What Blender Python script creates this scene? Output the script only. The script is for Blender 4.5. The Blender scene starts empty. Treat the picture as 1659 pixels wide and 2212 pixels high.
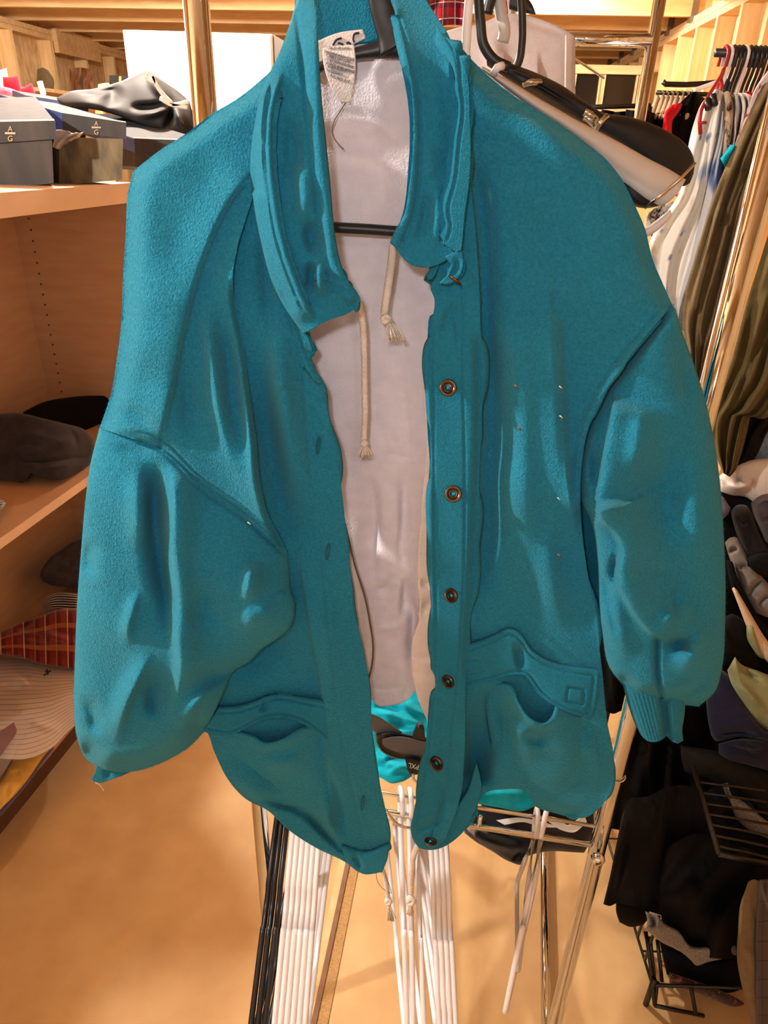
import bpy, bmesh, math, random
import numpy as np
from mathutils import Matrix, Vector
random.seed(7); rng = np.random.default_rng(7)
SC = bpy.context.scene; COL = SC.collection
# ---------------------------------------------------------------- camera model (recovered from the vanishing points of the photo)
FPX, CX, CY, EYE = 1528., 829.5, 1106., 1.6
_d = np.array([(742-CX)/FPX, (4060-CY)/FPX, 1.]); _d /= np.linalg.norm(_d)
_up = -_d; _z = np.array([0, 0, 1.]); _fw = _z-_z.dot(_d)*_d; _fw /= np.linalg.norm(_fw)
_rt = np.cross(_fw, _up)
if _rt[0] < 0: _rt = -_rt
def rays(px, py):
    c = np.stack([(np.asarray(px, float)-CX)/FPX, (np.asarray(py, float)-CY)/FPX, np.ones(np.shape(px))], -1)
    return np.stack([c@_rt, c@_fw, c@_up], -1)
def P(px, py, w):
    r = rays(px, py); k = (np.asarray(w)/r[..., 1])
    o = r*k[..., None]; o[..., 2] += EYE
    return o
def PV(px, py, w): return Vector([float(z) for z in P(px, py, w)])
def ONZ(px, py, z):
    r = rays(px, py); o = r*((z-EYE)/r[2]); o[2] += EYE
    return Vector(o)
cam = bpy.data.cameras.new('camera'); camo = bpy.data.objects.new('camera', cam); COL.objects.link(camo)
xr = np.array([_rt[0], _fw[0], _up[0]]); yd = np.array([_rt[1], _fw[1], _up[1]]); zf = np.array([_rt[2], _fw[2], _up[2]])
M = Matrix(((xr[0], -yd[0], -zf[0], 0), (xr[1], -yd[1], -zf[1], 0), (xr[2], -yd[2], -zf[2], EYE), (0, 0, 0, 1)))
camo.matrix_world = M
cam.sensor_fit = 'VERTICAL'; cam.sensor_height = 24; cam.lens = FPX/2212*24; cam.clip_start = .02
SC.camera = camo
SC.view_settings.view_transform = 'Standard'; SC.view_settings.look = 'None'; SC.view_settings.gamma = 1
SC.view_settings.use_curve_mapping = False
# ---------------------------------------------------------------- materials
MAT = {}
def lin(c):
    return tuple(((v/255)/12.92 if v/255 <= .04045 else (((v/255)+.055)/1.055)**2.4) for v in c)+(1,)
def mat(name, rgb, rough=.6, metal=0, sheen=0, var=.0, vscale=8, bump=0, bscale=200, spec=.5, rgb2=None, detail=4, coat=0, stretch=None, trans=0, emit=0, alpha=1, sheen_tint=None):
    m = bpy.data.materials.new(name); m.use_nodes = True; nt = m.node_tree; b = nt.nodes['Principled BSDF']
    c1 = lin(rgb)
    b.inputs['Base Color'].default_value = c1; b.inputs['Roughness'].default_value = rough; b.inputs['Metallic'].default_value = metal
    b.inputs['Specular IOR Level'].default_value = spec
    b.inputs['Sheen Weight'].default_value = sheen; b.inputs['Sheen Roughness'].default_value = .45
    if sheen_tint: b.inputs['Sheen Tint'].default_value = lin(sheen_tint)
    b.inputs['Coat Weight'].default_value = coat
    b.inputs['Transmission Weight'].default_value = trans; b.inputs['Alpha'].default_value = alpha
    if emit: b.inputs['Emission Color'].default_value = c1; b.inputs['Emission Strength'].default_value = emit
    tc = nt.nodes.new('ShaderNodeTexCoord'); vec = tc.outputs['Object']
    if stretch:
        mp = nt.nodes.new('ShaderNodeMapping'); mp.inputs['Scale'].default_value = stretch
        nt.links.new(vec, mp.inputs['Vector']); vec = mp.outputs['Vector']
    if var or rgb2:
        n = nt.nodes.new('ShaderNodeTexNoise'); n.inputs['Scale'].default_value = vscale; n.inputs['Detail'].default_value = detail
        nt.links.new(vec, n.inputs['Vector'])
        cr = nt.nodes.new('ShaderNodeValToRGB'); cr.color_ramp.elements[0].position = .32; cr.color_ramp.elements[1].position = .68
        if rgb2: ca, cb = c1, lin(rgb2)
        else: ca = tuple(v*(1-var) for v in c1[:3])+(1,); cb = tuple(min(1, v*(1+var)) for v in c1[:3])+(1,)
        cr.color_ramp.elements[0].color = ca; cr.color_ramp.elements[1].color = cb
        nt.links.new(n.outputs['Fac'], cr.inputs['Fac']); nt.links.new(cr.outputs['Color'], b.inputs['Base Color'])
    if bump:
        n2 = nt.nodes.new('ShaderNodeTexNoise'); n2.inputs['Scale'].default_value = bscale; n2.inputs['Detail'].default_value = 3
        nt.links.new(vec, n2.inputs['Vector'])
        bp = nt.nodes.new('ShaderNodeBump'); bp.inputs['Strength'].default_value = bump; bp.inputs['Distance'].default_value = .002
        nt.links.new(n2.outputs['Fac'], bp.inputs['Height']); nt.links.new(bp.outputs['Normal'], b.inputs['Normal'])
    MAT[name] = m; return m
def fabric(name, rgb, sheen=.25, var=.12, **k):
    a = dict(rough=.95, spec=.15, sheen=sheen, var=var, vscale=60, bump=.45, bscale=700); a.update(k)
    return mat(name, rgb, **a)
def nodes(m): return m.node_tree.nodes, m.node_tree.links, m.node_tree.nodes['Principled BSDF']
def stripes(name, base, lines, axis='u', **k):
    """woven stripes / checks in the cloth's own UV; lines = [(axis, period m, duty, rgb, mix)]"""
    k.pop("var", 0); m = fabric(name, base, var=0, **k); N, L, b = nodes(m)
    uv = N.new('ShaderNodeUVMap'); sp = N.new('ShaderNodeSeparateXYZ'); L.new(uv.outputs['UV'], sp.inputs['Vector'])
    cur = None
    for ax, per, duty, col, fac in lines:
        mu = N.new('ShaderNodeMath'); mu.operation = 'DIVIDE'; mu.inputs[1].default_value = per
        L.new(sp.outputs['X' if ax == 'u' else 'Y'], mu.inputs[0])
        fr = N.new('ShaderNodeMath'); fr.operation = 'FRACT'; L.new(mu.outputs[0], fr.inputs[0])
        lt = N.new('ShaderNodeMath'); lt.operation = 'LESS_THAN'; lt.inputs[1].default_value = duty; L.new(fr.outputs[0], lt.inputs[0])
        mf = N.new('ShaderNodeMath'); mf.operation = 'MULTIPLY'; mf.inputs[1].default_value = fac; L.new(lt.outputs[0], mf.inputs[0])
        mx = N.new('ShaderNodeMix'); mx.data_type = 'RGBA'
        L.new(mf.outputs[0], mx.inputs['Factor'])
        if cur is None: mx.inputs['A'].default_value = lin(base)
        else: L.new(cur, mx.inputs['A'])
        mx.inputs['B'].default_value = lin(col); cur = mx.outputs['Result']
    L.new(cur, b.inputs['Base Color']); return m
def blotch(name, base, layers, **k):
    """printed cloth: layers = [(scale, threshold, rgb)] of noise blots in object space"""
    k.pop("var", 0); m = fabric(name, base, var=0, **k); N, L, b = nodes(m)
    tc = N.new('ShaderNodeTexCoord'); cur = None
    for i, (sc, th, col) in enumerate(layers):
        mp = N.new('ShaderNodeMapping'); mp.inputs['Location'].default_value = (i*3.1, i*1.7, i*.9); L.new(tc.outputs['Object'], mp.inputs['Vector'])
        n = N.new('ShaderNodeTexNoise'); n.inputs['Scale'].default_value = sc; n.inputs['Detail'].default_value = 2; L.new(mp.outputs['Vector'], n.inputs['Vector'])
        cr = N.new('ShaderNodeValToRGB'); cr.color_ramp.elements[0].position = th; cr.color_ramp.elements[1].position = th+.07
        L.new(n.outputs['Fac'], cr.inputs['Fac'])
        mx = N.new('ShaderNodeMix'); mx.data_type = 'RGBA'; L.new(cr.outputs['Color'], mx.inputs['Factor'])
        if cur is None: mx.inputs['A'].default_value = lin(base)
        else: L.new(cur, mx.inputs['A'])
        mx.inputs['B'].default_value = lin(col); cur = mx.outputs['Result']
    L.new(cur, b.inputs['Base Color']); return m
# ---------------------------------------------------------------- objects
def mesh(name, verts, faces, m, parent=None, smooth=True, uvs=None):
    me = bpy.data.meshes.new(name); me.from_pydata([tuple(v) for v in verts], [], faces); me.update()
    if uvs is not None:
        ul = me.uv_layers.new(name='UVMap'); li = np.empty(len(me.loops), dtype=np.int32); me.loops.foreach_get('vertex_index', li)
        ul.data.foreach_set('uv', np.asarray(uvs, dtype=np.float32)[li].ravel())
    if smooth: me.polygons.foreach_set('use_smooth', [True]*len(me.polygons))
    o = bpy.data.objects.new(name, me); COL.objects.link(o)
    if m is not None: me.materials.append(MAT[m] if isinstance(m, str) else m)
    if parent is not None: adopt(o, parent)
    return o
def world_loc(o):
    v = Vector(o.location); p = o.parent
    while p is not None: v = v+Vector(p.location)+o.matrix_parent_inverse.to_translation(); o = p; p = p.parent
    return v
def adopt(o, parent):
    o.parent = parent
    root = parent
    while root.parent is not None: root = root.parent
    o.matrix_parent_inverse = Matrix.Translation(-Vector(root.location)) if parent is root else Matrix.Identity(4)
def tag(o, label, cat, group=None, kind=None):
    if label: o['label'] = label
    if cat: o['category'] = cat
    if group: o['group'] = group
    if kind: o['kind'] = kind
    return o
def thing(name, label, cat, loc=(0, 0, 0), group=None):
    o = bpy.data.objects.new(name, None); o.empty_display_size = .05; COL.objects.link(o); o.location = loc
    return tag(o, label, cat, group)
def struct(name, verts, faces, m, parent=None):
    o = mesh(name, verts, faces, m, parent, smooth=False)
    if parent is None: o['kind'] = 'structure'
    return o
class MB:
    """collects boxes/tubes/prisms into one mesh"""
    def __init__(s): s.v = []; s.f = []
    def add(s, v, f):
        n = len(s.v); s.v += [tuple(x) for x in v]; s.f += [tuple(i+n for i in q) for q in f]; return s
    def hexa(s, a, b):
        """a,b: two quads (4 pts each, same order)"""
        s.add(list(a)+list(b), [(0, 1, 2, 3), (7, 6, 5, 4), (0, 4, 5, 1), (1, 5, 6, 2), (2, 6, 7, 3), (3, 7, 4, 0)]); return s
    def box(s, x0, x1, y0, y1, z0, z1, F=lambda p: p):
        a = [F((x0, y0, z0)), F((x1, y0, z0)), F((x1, y0, z1)), F((x0, y0, z1))]; b = [F((x0, y1, z0)), F((x1, y1, z0)), F((x1, y1, z1)), F((x0, y1, z1))]
        return s.hexa(a, b)
    def tube(s, pts, r, n=10, closed=False, flat=1., up=None):
        v, f = tube_geo(pts, r, n, closed, flat, up); return s.add(v, f)
    def build(s, name, m, parent=None, smooth=False, bevel=0):
        o = mesh(name, s.v, s.f, m, parent, smooth)
        if bevel:
            bv = o.modifiers.new('bevel', 'BEVEL'); bv.width = bevel; bv.segments = 2; bv.limit_method = 'ANGLE'
        return o
def tube_geo(pts, r, n=10, closed=False, flat=1., up=None):
    p = [Vector([float(z) for z in q]) for q in pts]; k = len(p)
    rr = [r]*k if not hasattr(r, '__len__') else list(r)
    T = []
    for i in range(k):
        a = p[(i-1) % k] if closed or i > 0 else p[i]; b = p[(i+1) % k] if closed or i < k-1 else p[i]
        t = (b-a); T.append(t.normalized() if t.length > 1e-9 else Vector((0, 0, 1)))
    u = Vector(up) if up else (Vector((0, 0, 1)) if abs(T[0].z) < .9 else Vector((1, 0, 0)))
    nrm = (u-u.dot(T[0])*T[0]).normalized()
    V = []; F = []
    for i in range(k):
        if up: nn = (u-u.dot(T[i])*T[i])
        else: nn = nrm-nrm.dot(T[i])*T[i]
        if nn.length < 1e-6: nn = T[i].orthogonal()
        nrm = nn.normalized(); bi = T[i].cross(nrm)
        for j in range(n):
            a = 2*math.pi*j/n; V.append(p[i]+float(rr[i])*(math.cos(a)*nrm+math.sin(a)*flat*bi))
    m_ = k if closed else k-1
    for i in range(m_):
        for j in range(n):
            a = i*n+j; b = i*n+(j+1) % n; c = ((i+1) % k)*n+(j+1) % n; d = ((i+1) % k)*n+j
            F.append((a, d, c, b))
    if not closed: F.append(tuple(range(n))); F.append(tuple((k-1)*n+j for j in reversed(range(n))))
    return V, F
def cr(pts, n):
    """smooth curve through points, no overshoot at corners, n samples by arc length"""
    p = np.asarray(pts, float)
    if len(p) == 2: return p[0]+(p[1]-p[0])*np.linspace(0, 1, n)[:, None]
    seg = np.diff(p, axis=0); sl = np.linalg.norm(seg[:, :2], axis=1)+1e-12; tg = np.zeros_like(p); out = []
    tg[0] = seg[0]; tg[-1] = seg[-1]
    for i in range(1, len(p)-1):
        c = float(seg[i-1, :2]@seg[i, :2]/(sl[i-1]*sl[i])); k = max(0., min(1., (c+.15)/.9))
        d = (seg[i-1]/sl[i-1]*sl[i]+seg[i]/sl[i]*sl[i-1])/(sl[i-1]+sl[i]); tg[i] = d*k
    for i in range(len(p)-1):
        t = np.linspace(0, 1, 24, endpoint=False)[:, None]; a, b = p[i], p[i+1]
        ma = tg[i]*(sl[i] if 0 < i else 1); mb = tg[i+1]*(sl[i] if i+1 < len(p)-1 else 1)
        out.append((2*t**3-3*t**2+1)*a+(t**3-2*t**2+t)*ma+(-2*t**3+3*t**2)*b+(t**3-t**2)*mb)
    o = np.vstack(out+[p[-1:]])
    s = np.r_[0, np.cumsum(np.linalg.norm(np.diff(o[:, :2], axis=0), axis=1))]
    x = np.linspace(0, s[-1], n)
    return np.stack([np.interp(x, s, o[:, j]) for j in range(o.shape[1])], 1)
def tube(name, pts, r, m, parent=None, n=10, closed=False, smooth_n=0, flat=1., up=None):
    if smooth_n: pts = cr(pts, smooth_n)
    v, f = tube_geo(pts, r, n, closed, flat, up); return mesh(name, v, f, m, parent)
def dist_poly(X, Y, poly, k=60):
    q = cr(poly, k)[:, :2]; best = np.full(X.shape, 1e9); sd = np.zeros(X.shape); tt = np.zeros(X.shape)
    for i in range(k-1):
        a = q[i]; dx, dy = q[i+1]-a; L2 = dx*dx+dy*dy+1e-9
        t = np.clip(((X-a[0])*dx+(Y-a[1])*dy)/L2, 0, 1); ex = X-a[0]-t*dx; ey = Y-a[1]-t*dy; d = np.hypot(ex, ey)
        s = np.sign(dy*(X-a[0])-dx*(Y-a[1])); mk = d < best
        best = np.where(mk, d, best); sd = np.where(mk, s*d, sd); tt = np.where(mk, (i+t)/(k-1), tt)
    return sd, tt
def relief(X, Y, ridges):
    h = np.zeros(X.shape)
    for r in ridges:
        poly, amp, wl, wr = r[:4]; amp = amp*(1.4 if abs(amp) >= .006 else 1.); f0, f1 = (r[4] if len(r) > 4 else (.42, .42))
        ln = sum(math.hypot(b[0]-a[0], b[1]-a[1]) for a, b in zip(poly, poly[1:])); mn = min(.5, 1.3*max(wl if wl < 60 else 20, wr if wr < 60 else 20)/max(ln, 1))
        f0 = max(f0, mn) if f0 > 0 else 0; f1 = max(f1, mn) if f1 > 0 else 0
        xs = [p[0] for p in poly]; ys = [p[1] for p in poly]; mg = 3*max(wl, wr)
        mk = (X > min(xs)-mg) & (X < max(xs)+mg) & (Y > min(ys)-mg) & (Y < max(ys)+mg)
        if not mk.any(): continue
        sd, t = dist_poly(X[mk], Y[mk], poly)
        g = np.where(sd < 0, np.exp(-(sd/wl)**2), np.exp(-(sd/wr)**2))
        fade = np.ones_like(t)
        if f0 > 0: fade *= np.clip(t/f0, 0, 1)
        if f1 > 0: fade *= np.clip((1-t)/f1, 0, 1)
        fade = fade*fade*(3-2*fade)
        h[mk] += amp*g*fade
    return h
def patch(name, top, bottom, left, right, w, m, parent=None, step=4., ridges=(), T=0., p=2.5, back=0., solid=.004, ripples=None, edge='u', noise=0., uvm=None, seed=0, ext=None, bias=0.):
    """cloth panel between four traced edges (px,py[,w]) hung at depth w; T = how far its sides turn back, back = belly of the far side"""
    def c3(l):
        return [(q[0], q[1], q[2] if len(q) > 2 else (w if not callable(w) else w(q[0], q[1]))) for q in l]
    top, bottom, left, right = c3(top), c3(bottom), c3(left), c3(right)
    lens = [np.sum(np.linalg.norm(np.diff(np.array(c)[:, :2], axis=0), axis=1)) for c in (top, bottom, left, right)]
    nu = max(4, int(max(lens[:2])/step)); nv = max(4, int(max(lens[2:])/step))
    tp, bt = cr(top, nu+1), cr(bottom, nu+1); lf, rg = cr(left, nv+1), cr(right, nv+1)
    u = np.linspace(0, 1, nu+1)[None, :, None]; v = np.linspace(0, 1, nv+1)[:, None, None]
    S = (1-v)*tp[None]+v*bt[None]+(1-u)*lf[:, None]+u*rg[:, None]
    S -= (1-u)*(1-v)*tp[0]+u*(1-v)*tp[-1]+(1-u)*v*bt[0]+u*v*bt[-1]
    X, Y, W = S[..., 0], S[..., 1], S[..., 2]; U = u[..., 0]+0*v[..., 0]; Vv = v[..., 0]+0*u[..., 0]
    pr = np.clip(1-np.abs(2*U-1)**p, 0, 1)**(1/p) if 'u' in edge else np.ones_like(U)
    if 'l' in edge: pr = pr*np.clip(1-np.clip(1-2*U, 0, 1)**p, 0, 1)**(1/p)
    if 'r' in edge: pr = pr*np.clip(1-np.clip(2*U-1, 0, 1)**p, 0, 1)**(1/p)
    if 'v' in edge: pr = pr*np.clip(1-np.abs(2*Vv-1)**p, 0, 1)**(1/p)
    if 't' in edge: pr = pr*np.clip(1-np.clip(1-2*Vv, 0, 1)**p, 0, 1)**(1/p)
    if 'b' in edge: pr = pr*np.clip(1-np.clip(2*Vv-1, 0, 1)**p, 0, 1)**(1/p)
    h = relief(X, Y, ridges)
    if ripples:
        nf, am, sl = ripples; rs = np.random.default_rng(seed+11)
        for k in range(3):
            h += am/(k+1)*np.sin(2*math.pi*(nf*(1+.6*k)*(U+sl*Vv)+rs.random())+1.5*np.sin(2*math.pi*(Vv*rs.uniform(.5, 1.3)+rs.random())))*pr
    if noise:
        rs = np.random.default_rng(seed+5)
        for k in range(6):
            a = rs.uniform(0, 6.28); fq = rs.uniform(.004, .016)
            h += noise*.5*np.sin((X*math.cos(a)+Y*math.sin(a))*fq*2*math.pi/2.+rs.uniform(0, 6.28))*pr
    Wf = W+T*(1-pr)-h
    Pf = P(X, Y, Wf); n1 = nv+1; m1 = nu+1
    idx = np.arange(n1*m1).reshape(n1, m1)
    F = np.stack([idx[:-1, :-1], idx[1:, :-1], idx[1:, 1:], idx[:-1, 1:]], -1).reshape(-1, 4)
    du = np.linalg.norm(np.diff(Pf, axis=1), axis=2).mean(0); dv = np.linalg.norm(np.diff(Pf, axis=0), axis=2).mean(1)
    uvs = np.stack([np.r_[0, np.cumsum(du)][None, :]+0*U, np.r_[0, np.cumsum(dv)][:, None]+0*U], -1).reshape(-1, 2)
    V = Pf.reshape(-1, 3)
    if back or ext is not None:
        if ext is not None: Pb = Pf*1.0+np.asarray(ext, float)*np.maximum(pr, .02)[..., None]
        else: Pb = P(X, Y, np.maximum(Wf+.003, W+T*(1-pr)+.003+back*pr))
        V = np.vstack([V, Pb.reshape(-1, 3)]); o = n1*m1; Fb = F[:, ::-1]+o
        ring = np.r_[idx[0, :], idx[1:, -1], idx[-1, -2::-1], idx[-2:0:-1, 0]]; r2 = np.roll(ring, -1)
        Fr = np.stack([ring, r2, r2+o, ring+o], -1)
        F = np.vstack([F, Fb, Fr]); uvs = np.vstack([uvs, uvs])
    o = mesh(name, V, F.tolist(), m, parent, True, uvs)
    if not (back or ext is not None) and solid:
        s = o.modifiers.new('thickness', 'SOLIDIFY'); s.thickness = solid; s.offset = -1
    return o
def text_px(name, s, a, b, hpx, w, m, parent=None, depth=.0004, fit=True):
    """lettering laid on a surface: baseline from pixel a to pixel b, cap height hpx"""
    cu = bpy.data.curves.new(name, 'FONT'); cu.body = s; cu.size = 1; cu.extrude = .02
    t = bpy.data.objects.new(name, cu); COL.objects.link(t)
    dg = bpy.context.evaluated_depsgraph_get(); me = bpy.data.meshes.new_from_object(t.evaluated_get(dg))
    V = np.array([v.co[:] for v in me.vertices]); F = [tuple(q.vertices) for q in me.polygons]
    bpy.data.objects.remove(t); bpy.data.curves.remove(cu); bpy.data.meshes.remove(me)
    x0, x1 = V[:, 0].min(), V[:, 0].max(); y1 = V[:, 1].max(); y0 = min(0, 0)
    a = np.array(a, float); b = np.array(b, float); d = (b-a)/np.linalg.norm(b-a); nn = np.array([d[1], -d[0]])
    L = np.linalg.norm(b-a); kx = L/(x1-x0); ky = hpx/max(.7, y1-y0)
    px = a[0]+d[0]*(V[:, 0]-x0)*kx+nn[0]*V[:, 1]*ky; py = a[1]+d[1]*(V[:, 0]-x0)*kx+nn[1]*V[:, 1]*ky
    ww = (w(px, py) if callable(w) else w)-np.where(V[:, 2] > 0, depth, 0.)
    return mesh(name, P(px, py, ww), F, m, parent, False)
def RM(a):  # horizontal frame turned clockwise by a degrees
    c, s = math.cos(math.radians(a)), math.sin(math.radians(a))
    return lambda p: (p[0]*c+p[1]*s, -p[0]*s+p[1]*c, p[2])
ROOM = RM(5.05); RACK = RM(8.8); CAB = RM(11.03)

def fuzz(o, n, L=.0022, m='teal', seed=1):
    """the raised nap of brushed fleece: fine short fibres standing on the cloth"""
    me = o.data; nv = len(me.vertices); co = np.empty(nv*3); me.vertices.foreach_get('co', co); co = co.reshape(-1, 3)
    nf = len(me.polygons); nr = np.empty(nf*3); me.polygons.foreach_get('normal', nr); nr = nr.reshape(-1, 3); ar = np.empty(nf); me.polygons.foreach_get('area', ar)
    q = np.array([p.vertices[:3] for p in me.polygons]); rs = np.random.default_rng(seed); k = rs.choice(nf, n, p=ar/ar.sum())
    a, b = rs.random(n), rs.random(n); sw = a+b > 1; a[sw] = 1-a[sw]; b[sw] = 1-b[sw]
    v0, v1, v2 = co[q[k, 0]], co[q[k, 1]], co[q[k, 2]]; p = v0+a[:, None]*(v1-v0)+b[:, None]*(v2-v0)
    d = nr[k]+rs.normal(0, .55, (n, 3)); d /= np.linalg.norm(d, axis=1)[:, None]; t = np.cross(d, rs.normal(0, 1, (n, 3))); t /= np.linalg.norm(t, axis=1)[:, None]
    ln = L*rs.uniform(.4, 1.2, n)[:, None]; V = np.stack([p-t*.00007, p+t*.00007, p+d*ln+rs.normal(0, .3, (n, 3))*ln], 1).reshape(-1, 3)
    f = mesh('fuzz', V, np.arange(3*n).reshape(-1, 3).tolist(), m, o, True); f['kind'] = 'stuff'; return f
# ================================================================ materials
fabric('teal', (31, 121, 152), sheen=.3, var=.16, vscale=420, sheen_tint=(150, 235, 240), bump=1., bscale=620)
fabric('teal_smooth', (28, 114, 144), sheen=.2, var=.12, vscale=420, sheen_tint=(150, 235, 240), bump=.7, bscale=800)
fabric('teal_dark', (20, 95, 112), sheen=.1)
fabric('lining', (240, 230, 238), sheen=.0, spec=.0, var=.05, bump=.5, bscale=600)
fabric('lining_edge', (238, 222, 214), sheen=.0, spec=.0, var=.05, bump=.5, bscale=600)
fabric('serge', (120, 100, 85), sheen=0)
fabric('cord', (226, 212, 200), sheen=.1, bump=.6, bscale=900)
fabric('label_cloth', (225, 214, 210), sheen=.1, var=.04)
mat('ink', (45, 42, 50), rough=.9)
mat('bronze', (92, 68, 48), rough=.35, metal=.85, var=.25, vscale=300)
mat('button_core', (24, 20, 22), rough=.3)
fabric('turquoise', (10, 165, 190), sheen=.25, var=.12, bump=.6, sheen_tint=(120, 240, 250))
mat('black_plastic', (19, 18, 21), rough=.42, spec=.5)
mat('black_satin', (22, 20, 22), rough=.5, spec=.35); mat('black_lit', (84, 80, 78), rough=.5, spec=.4)  # the second is black plastic with the light on it put into the colour
mat('white_plastic', (232, 228, 232), rough=.35, spec=.5)
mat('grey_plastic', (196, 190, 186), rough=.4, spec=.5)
mat('clear_clip', (190, 190, 190), rough=.12, metal=1)
mat('chrome', (214, 218, 224), rough=.06, metal=1)
mat('wire_black', (22, 20, 18), rough=.4, spec=.5)
mat('tag_white', (235, 235, 235), rough=.6)
mat('red_plastic', (170, 30, 40), rough=.4)
fabric('black_cloth', (11, 10, 12), sheen=.0, var=.2)
fabric('black_cloth_warm', (18, 16, 17), sheen=.0, var=.2)
fabric('black_denim', (34, 32, 36), sheen=.1, var=.35, vscale=25)
fabric('charcoal', (58, 52, 56), sheen=.15, var=.25, vscale=30)
fabric('plum_charcoal', (66, 58, 66), sheen=.15, var=.15)
fabric('grey_cotton', (120, 114, 110), sheen=.15, var=.15)
fabric('grey_marl', (122, 116, 112), sheen=.15, var=.4, vscale=300, bump=.8, bscale=400)
fabric('navy', (30, 29, 50), sheen=.08, var=.15)
fabric('olive', (92, 78, 48), sheen=.2, var=.12, sheen_tint=(190, 170, 120))
fabric('olive_brown', (112, 92, 62), sheen=.2, var=.12)
fabric('sage', (132, 132, 92), sheen=.15, var=.1)
fabric('dark_olive_cloth', (28, 26, 22), sheen=.0, var=.2)
fabric('beige_cloth', (205, 180, 150), sheen=.15, var=.08)
fabric('cream_cloth', (232, 224, 212), sheen=.15, var=.05)
fabric('pale_pink_cloth', (206, 196, 200), sheen=.1, var=.05)
fabric('brown_cloth', (140, 92, 60), sheen=.1, var=.4, vscale=10)
fabric('yellow_cloth', (222, 176, 84), sheen=.1, var=.06)
fabric('lilac', (120, 116, 150), sheen=.1, var=.1)
fabric('red_cloth', (200, 26, 44), sheen=.1, var=.15)
fabric('maroon_cloth', (110, 22, 38), sheen=.1, var=.3, vscale=20)
fabric('teal_knit', (20, 72, 88), sheen=.1, var=.3, vscale=80)
fabric('pink_stripe', (178, 96, 120), sheen=.1, var=.4, vscale=60)
fabric('denim_dark', (20, 21, 28), sheen=.0, var=.4, vscale=80)
fabric('denim_light', (120, 140, 165), sheen=.1, var=.3, vscale=120)
mat('sequin_purple', (150, 130, 175), rough=.28, metal=.7, rgb2=(70, 50, 90), vscale=500, bump=1., bscale=500)
mat('sequin_silver', (160, 165, 160), rough=.35, metal=.5, rgb2=(90, 95, 95), vscale=300, bump=1., bscale=400)
mat('sequin_red', (150, 60, 50), rough=.4, metal=.3, rgb2=(80, 30, 28), vscale=300)
stripes('plaid_red', (142, 50, 36), [('u', .034, .45, (92, 24, 24), .75), ('v', .060, .22, (206, 130, 74), .75), ('v', .060, .5, (110, 30, 26), .4), ('u', .034, .10, (214, 150, 96), .5), ('u', .068, .04, (240, 214, 190), .6)])
stripes('plaid_bright', (190, 30, 44), [('u', .03, .4, (90, 20, 40), .7), ('v', .03, .4, (80, 20, 40), .6), ('u', .03, .07, (235, 230, 235), .9), ('v', .03, .07, (225, 225, 235), .9), ('u', .015, .08, (70, 110, 150), .6)])
stripes('striped_shirt', (226, 208, 190), [('v', .017, .1, (84, 80, 84), .8)])
stripes('striped_knit', (225, 215, 205), [('v', .009, .5, (34, 30, 36), 1.)])
stripes('window_check', (70, 56, 52), [('v', .05, .06, (28, 22, 24), .8), ('u', .035, .08, (40, 30, 34), .6)], var=.1)
blotch('floral_white', (246, 242, 236), [(9, .56, (170, 182, 206)), (13, .59, (210, 194, 166)), (22, .65, (90, 106, 160))])
blotch('floral_blue', (205, 205, 210), [(8, .55, (96, 116, 165)), (11, .58, (228, 214, 190)), (14, .62, (170, 150, 60)), (17, .66, (48, 44, 78))])
blotch('leopard', (206, 176, 150), [(55, .56, (92, 56, 44)), (80, .62, (46, 28, 26))])
blotch('pink_print', (222, 196, 190), [(50, .55, (150, 50, 80)), (70, .62, (250, 240, 235))])
blotch('tweed', (196, 190, 184), [(160, .52, (60, 56, 56))])
blotch('print_white', (228, 216, 208), [(14, .60, (176, 130, 110)), (20, .66, (80, 70, 80))])
blotch('print_black', (36, 34, 36), [(12, .66, (225, 220, 215))])
blotch('rust_print', (58, 22, 22), [(60, .55, (130, 70, 66)), (90, .66, (180, 130, 120))])
# building materials
mat('osb', (214, 178, 130), rough=.8, rgb2=(182, 140, 94), vscale=26, detail=6, stretch=(1, 1, .4), bump=.3, bscale=60)
mat('plywood', (212, 174, 122), rough=.75, rgb2=(196, 154, 100), vscale=5, detail=5, stretch=(6, 6, .6))
mat('lumber', (224, 190, 140), rough=.75, rgb2=(206, 168, 116), vscale=6, detail=4, stretch=(.5, 4, 4))
mat('stud_wood', (236, 200, 146), rough=.75, rgb2=(216, 174, 116), vscale=6, detail=4, stretch=(5, 5, .5))
mat('hardboard', (206, 170, 120), rough=.6, rgb2=(194, 156, 106), vscale=9, detail=6, bump=.12, bscale=900, spec=.35)
mat('floor_strip', (120, 78, 44), rough=.6, var=.2, vscale=40)
mat('floor_mesh', (176, 138, 86), rough=.8, var=.3, vscale=500, bump=.6, bscale=700)
mat('laminate', (206, 164, 126), rough=.5, rgb2=(198, 152, 114), vscale=7, detail=4, stretch=(1, 1, 6))
mat('laminate_edge', (238, 204, 174), rough=.5, var=.05)
mat('laminate_dark', (96, 62, 46), rough=.6, var=.1)
mat('night_glass', (16, 14, 14), rough=.15)
mat('galvanised', (130, 122, 112), rough=.45, metal=.8)
mat('white_enamel', (238, 236, 232), rough=.45)
mat('enamel_shaded', (150, 146, 140), rough=.5)  # white enamel darkened to carry the shade on the cupboard's side
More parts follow.
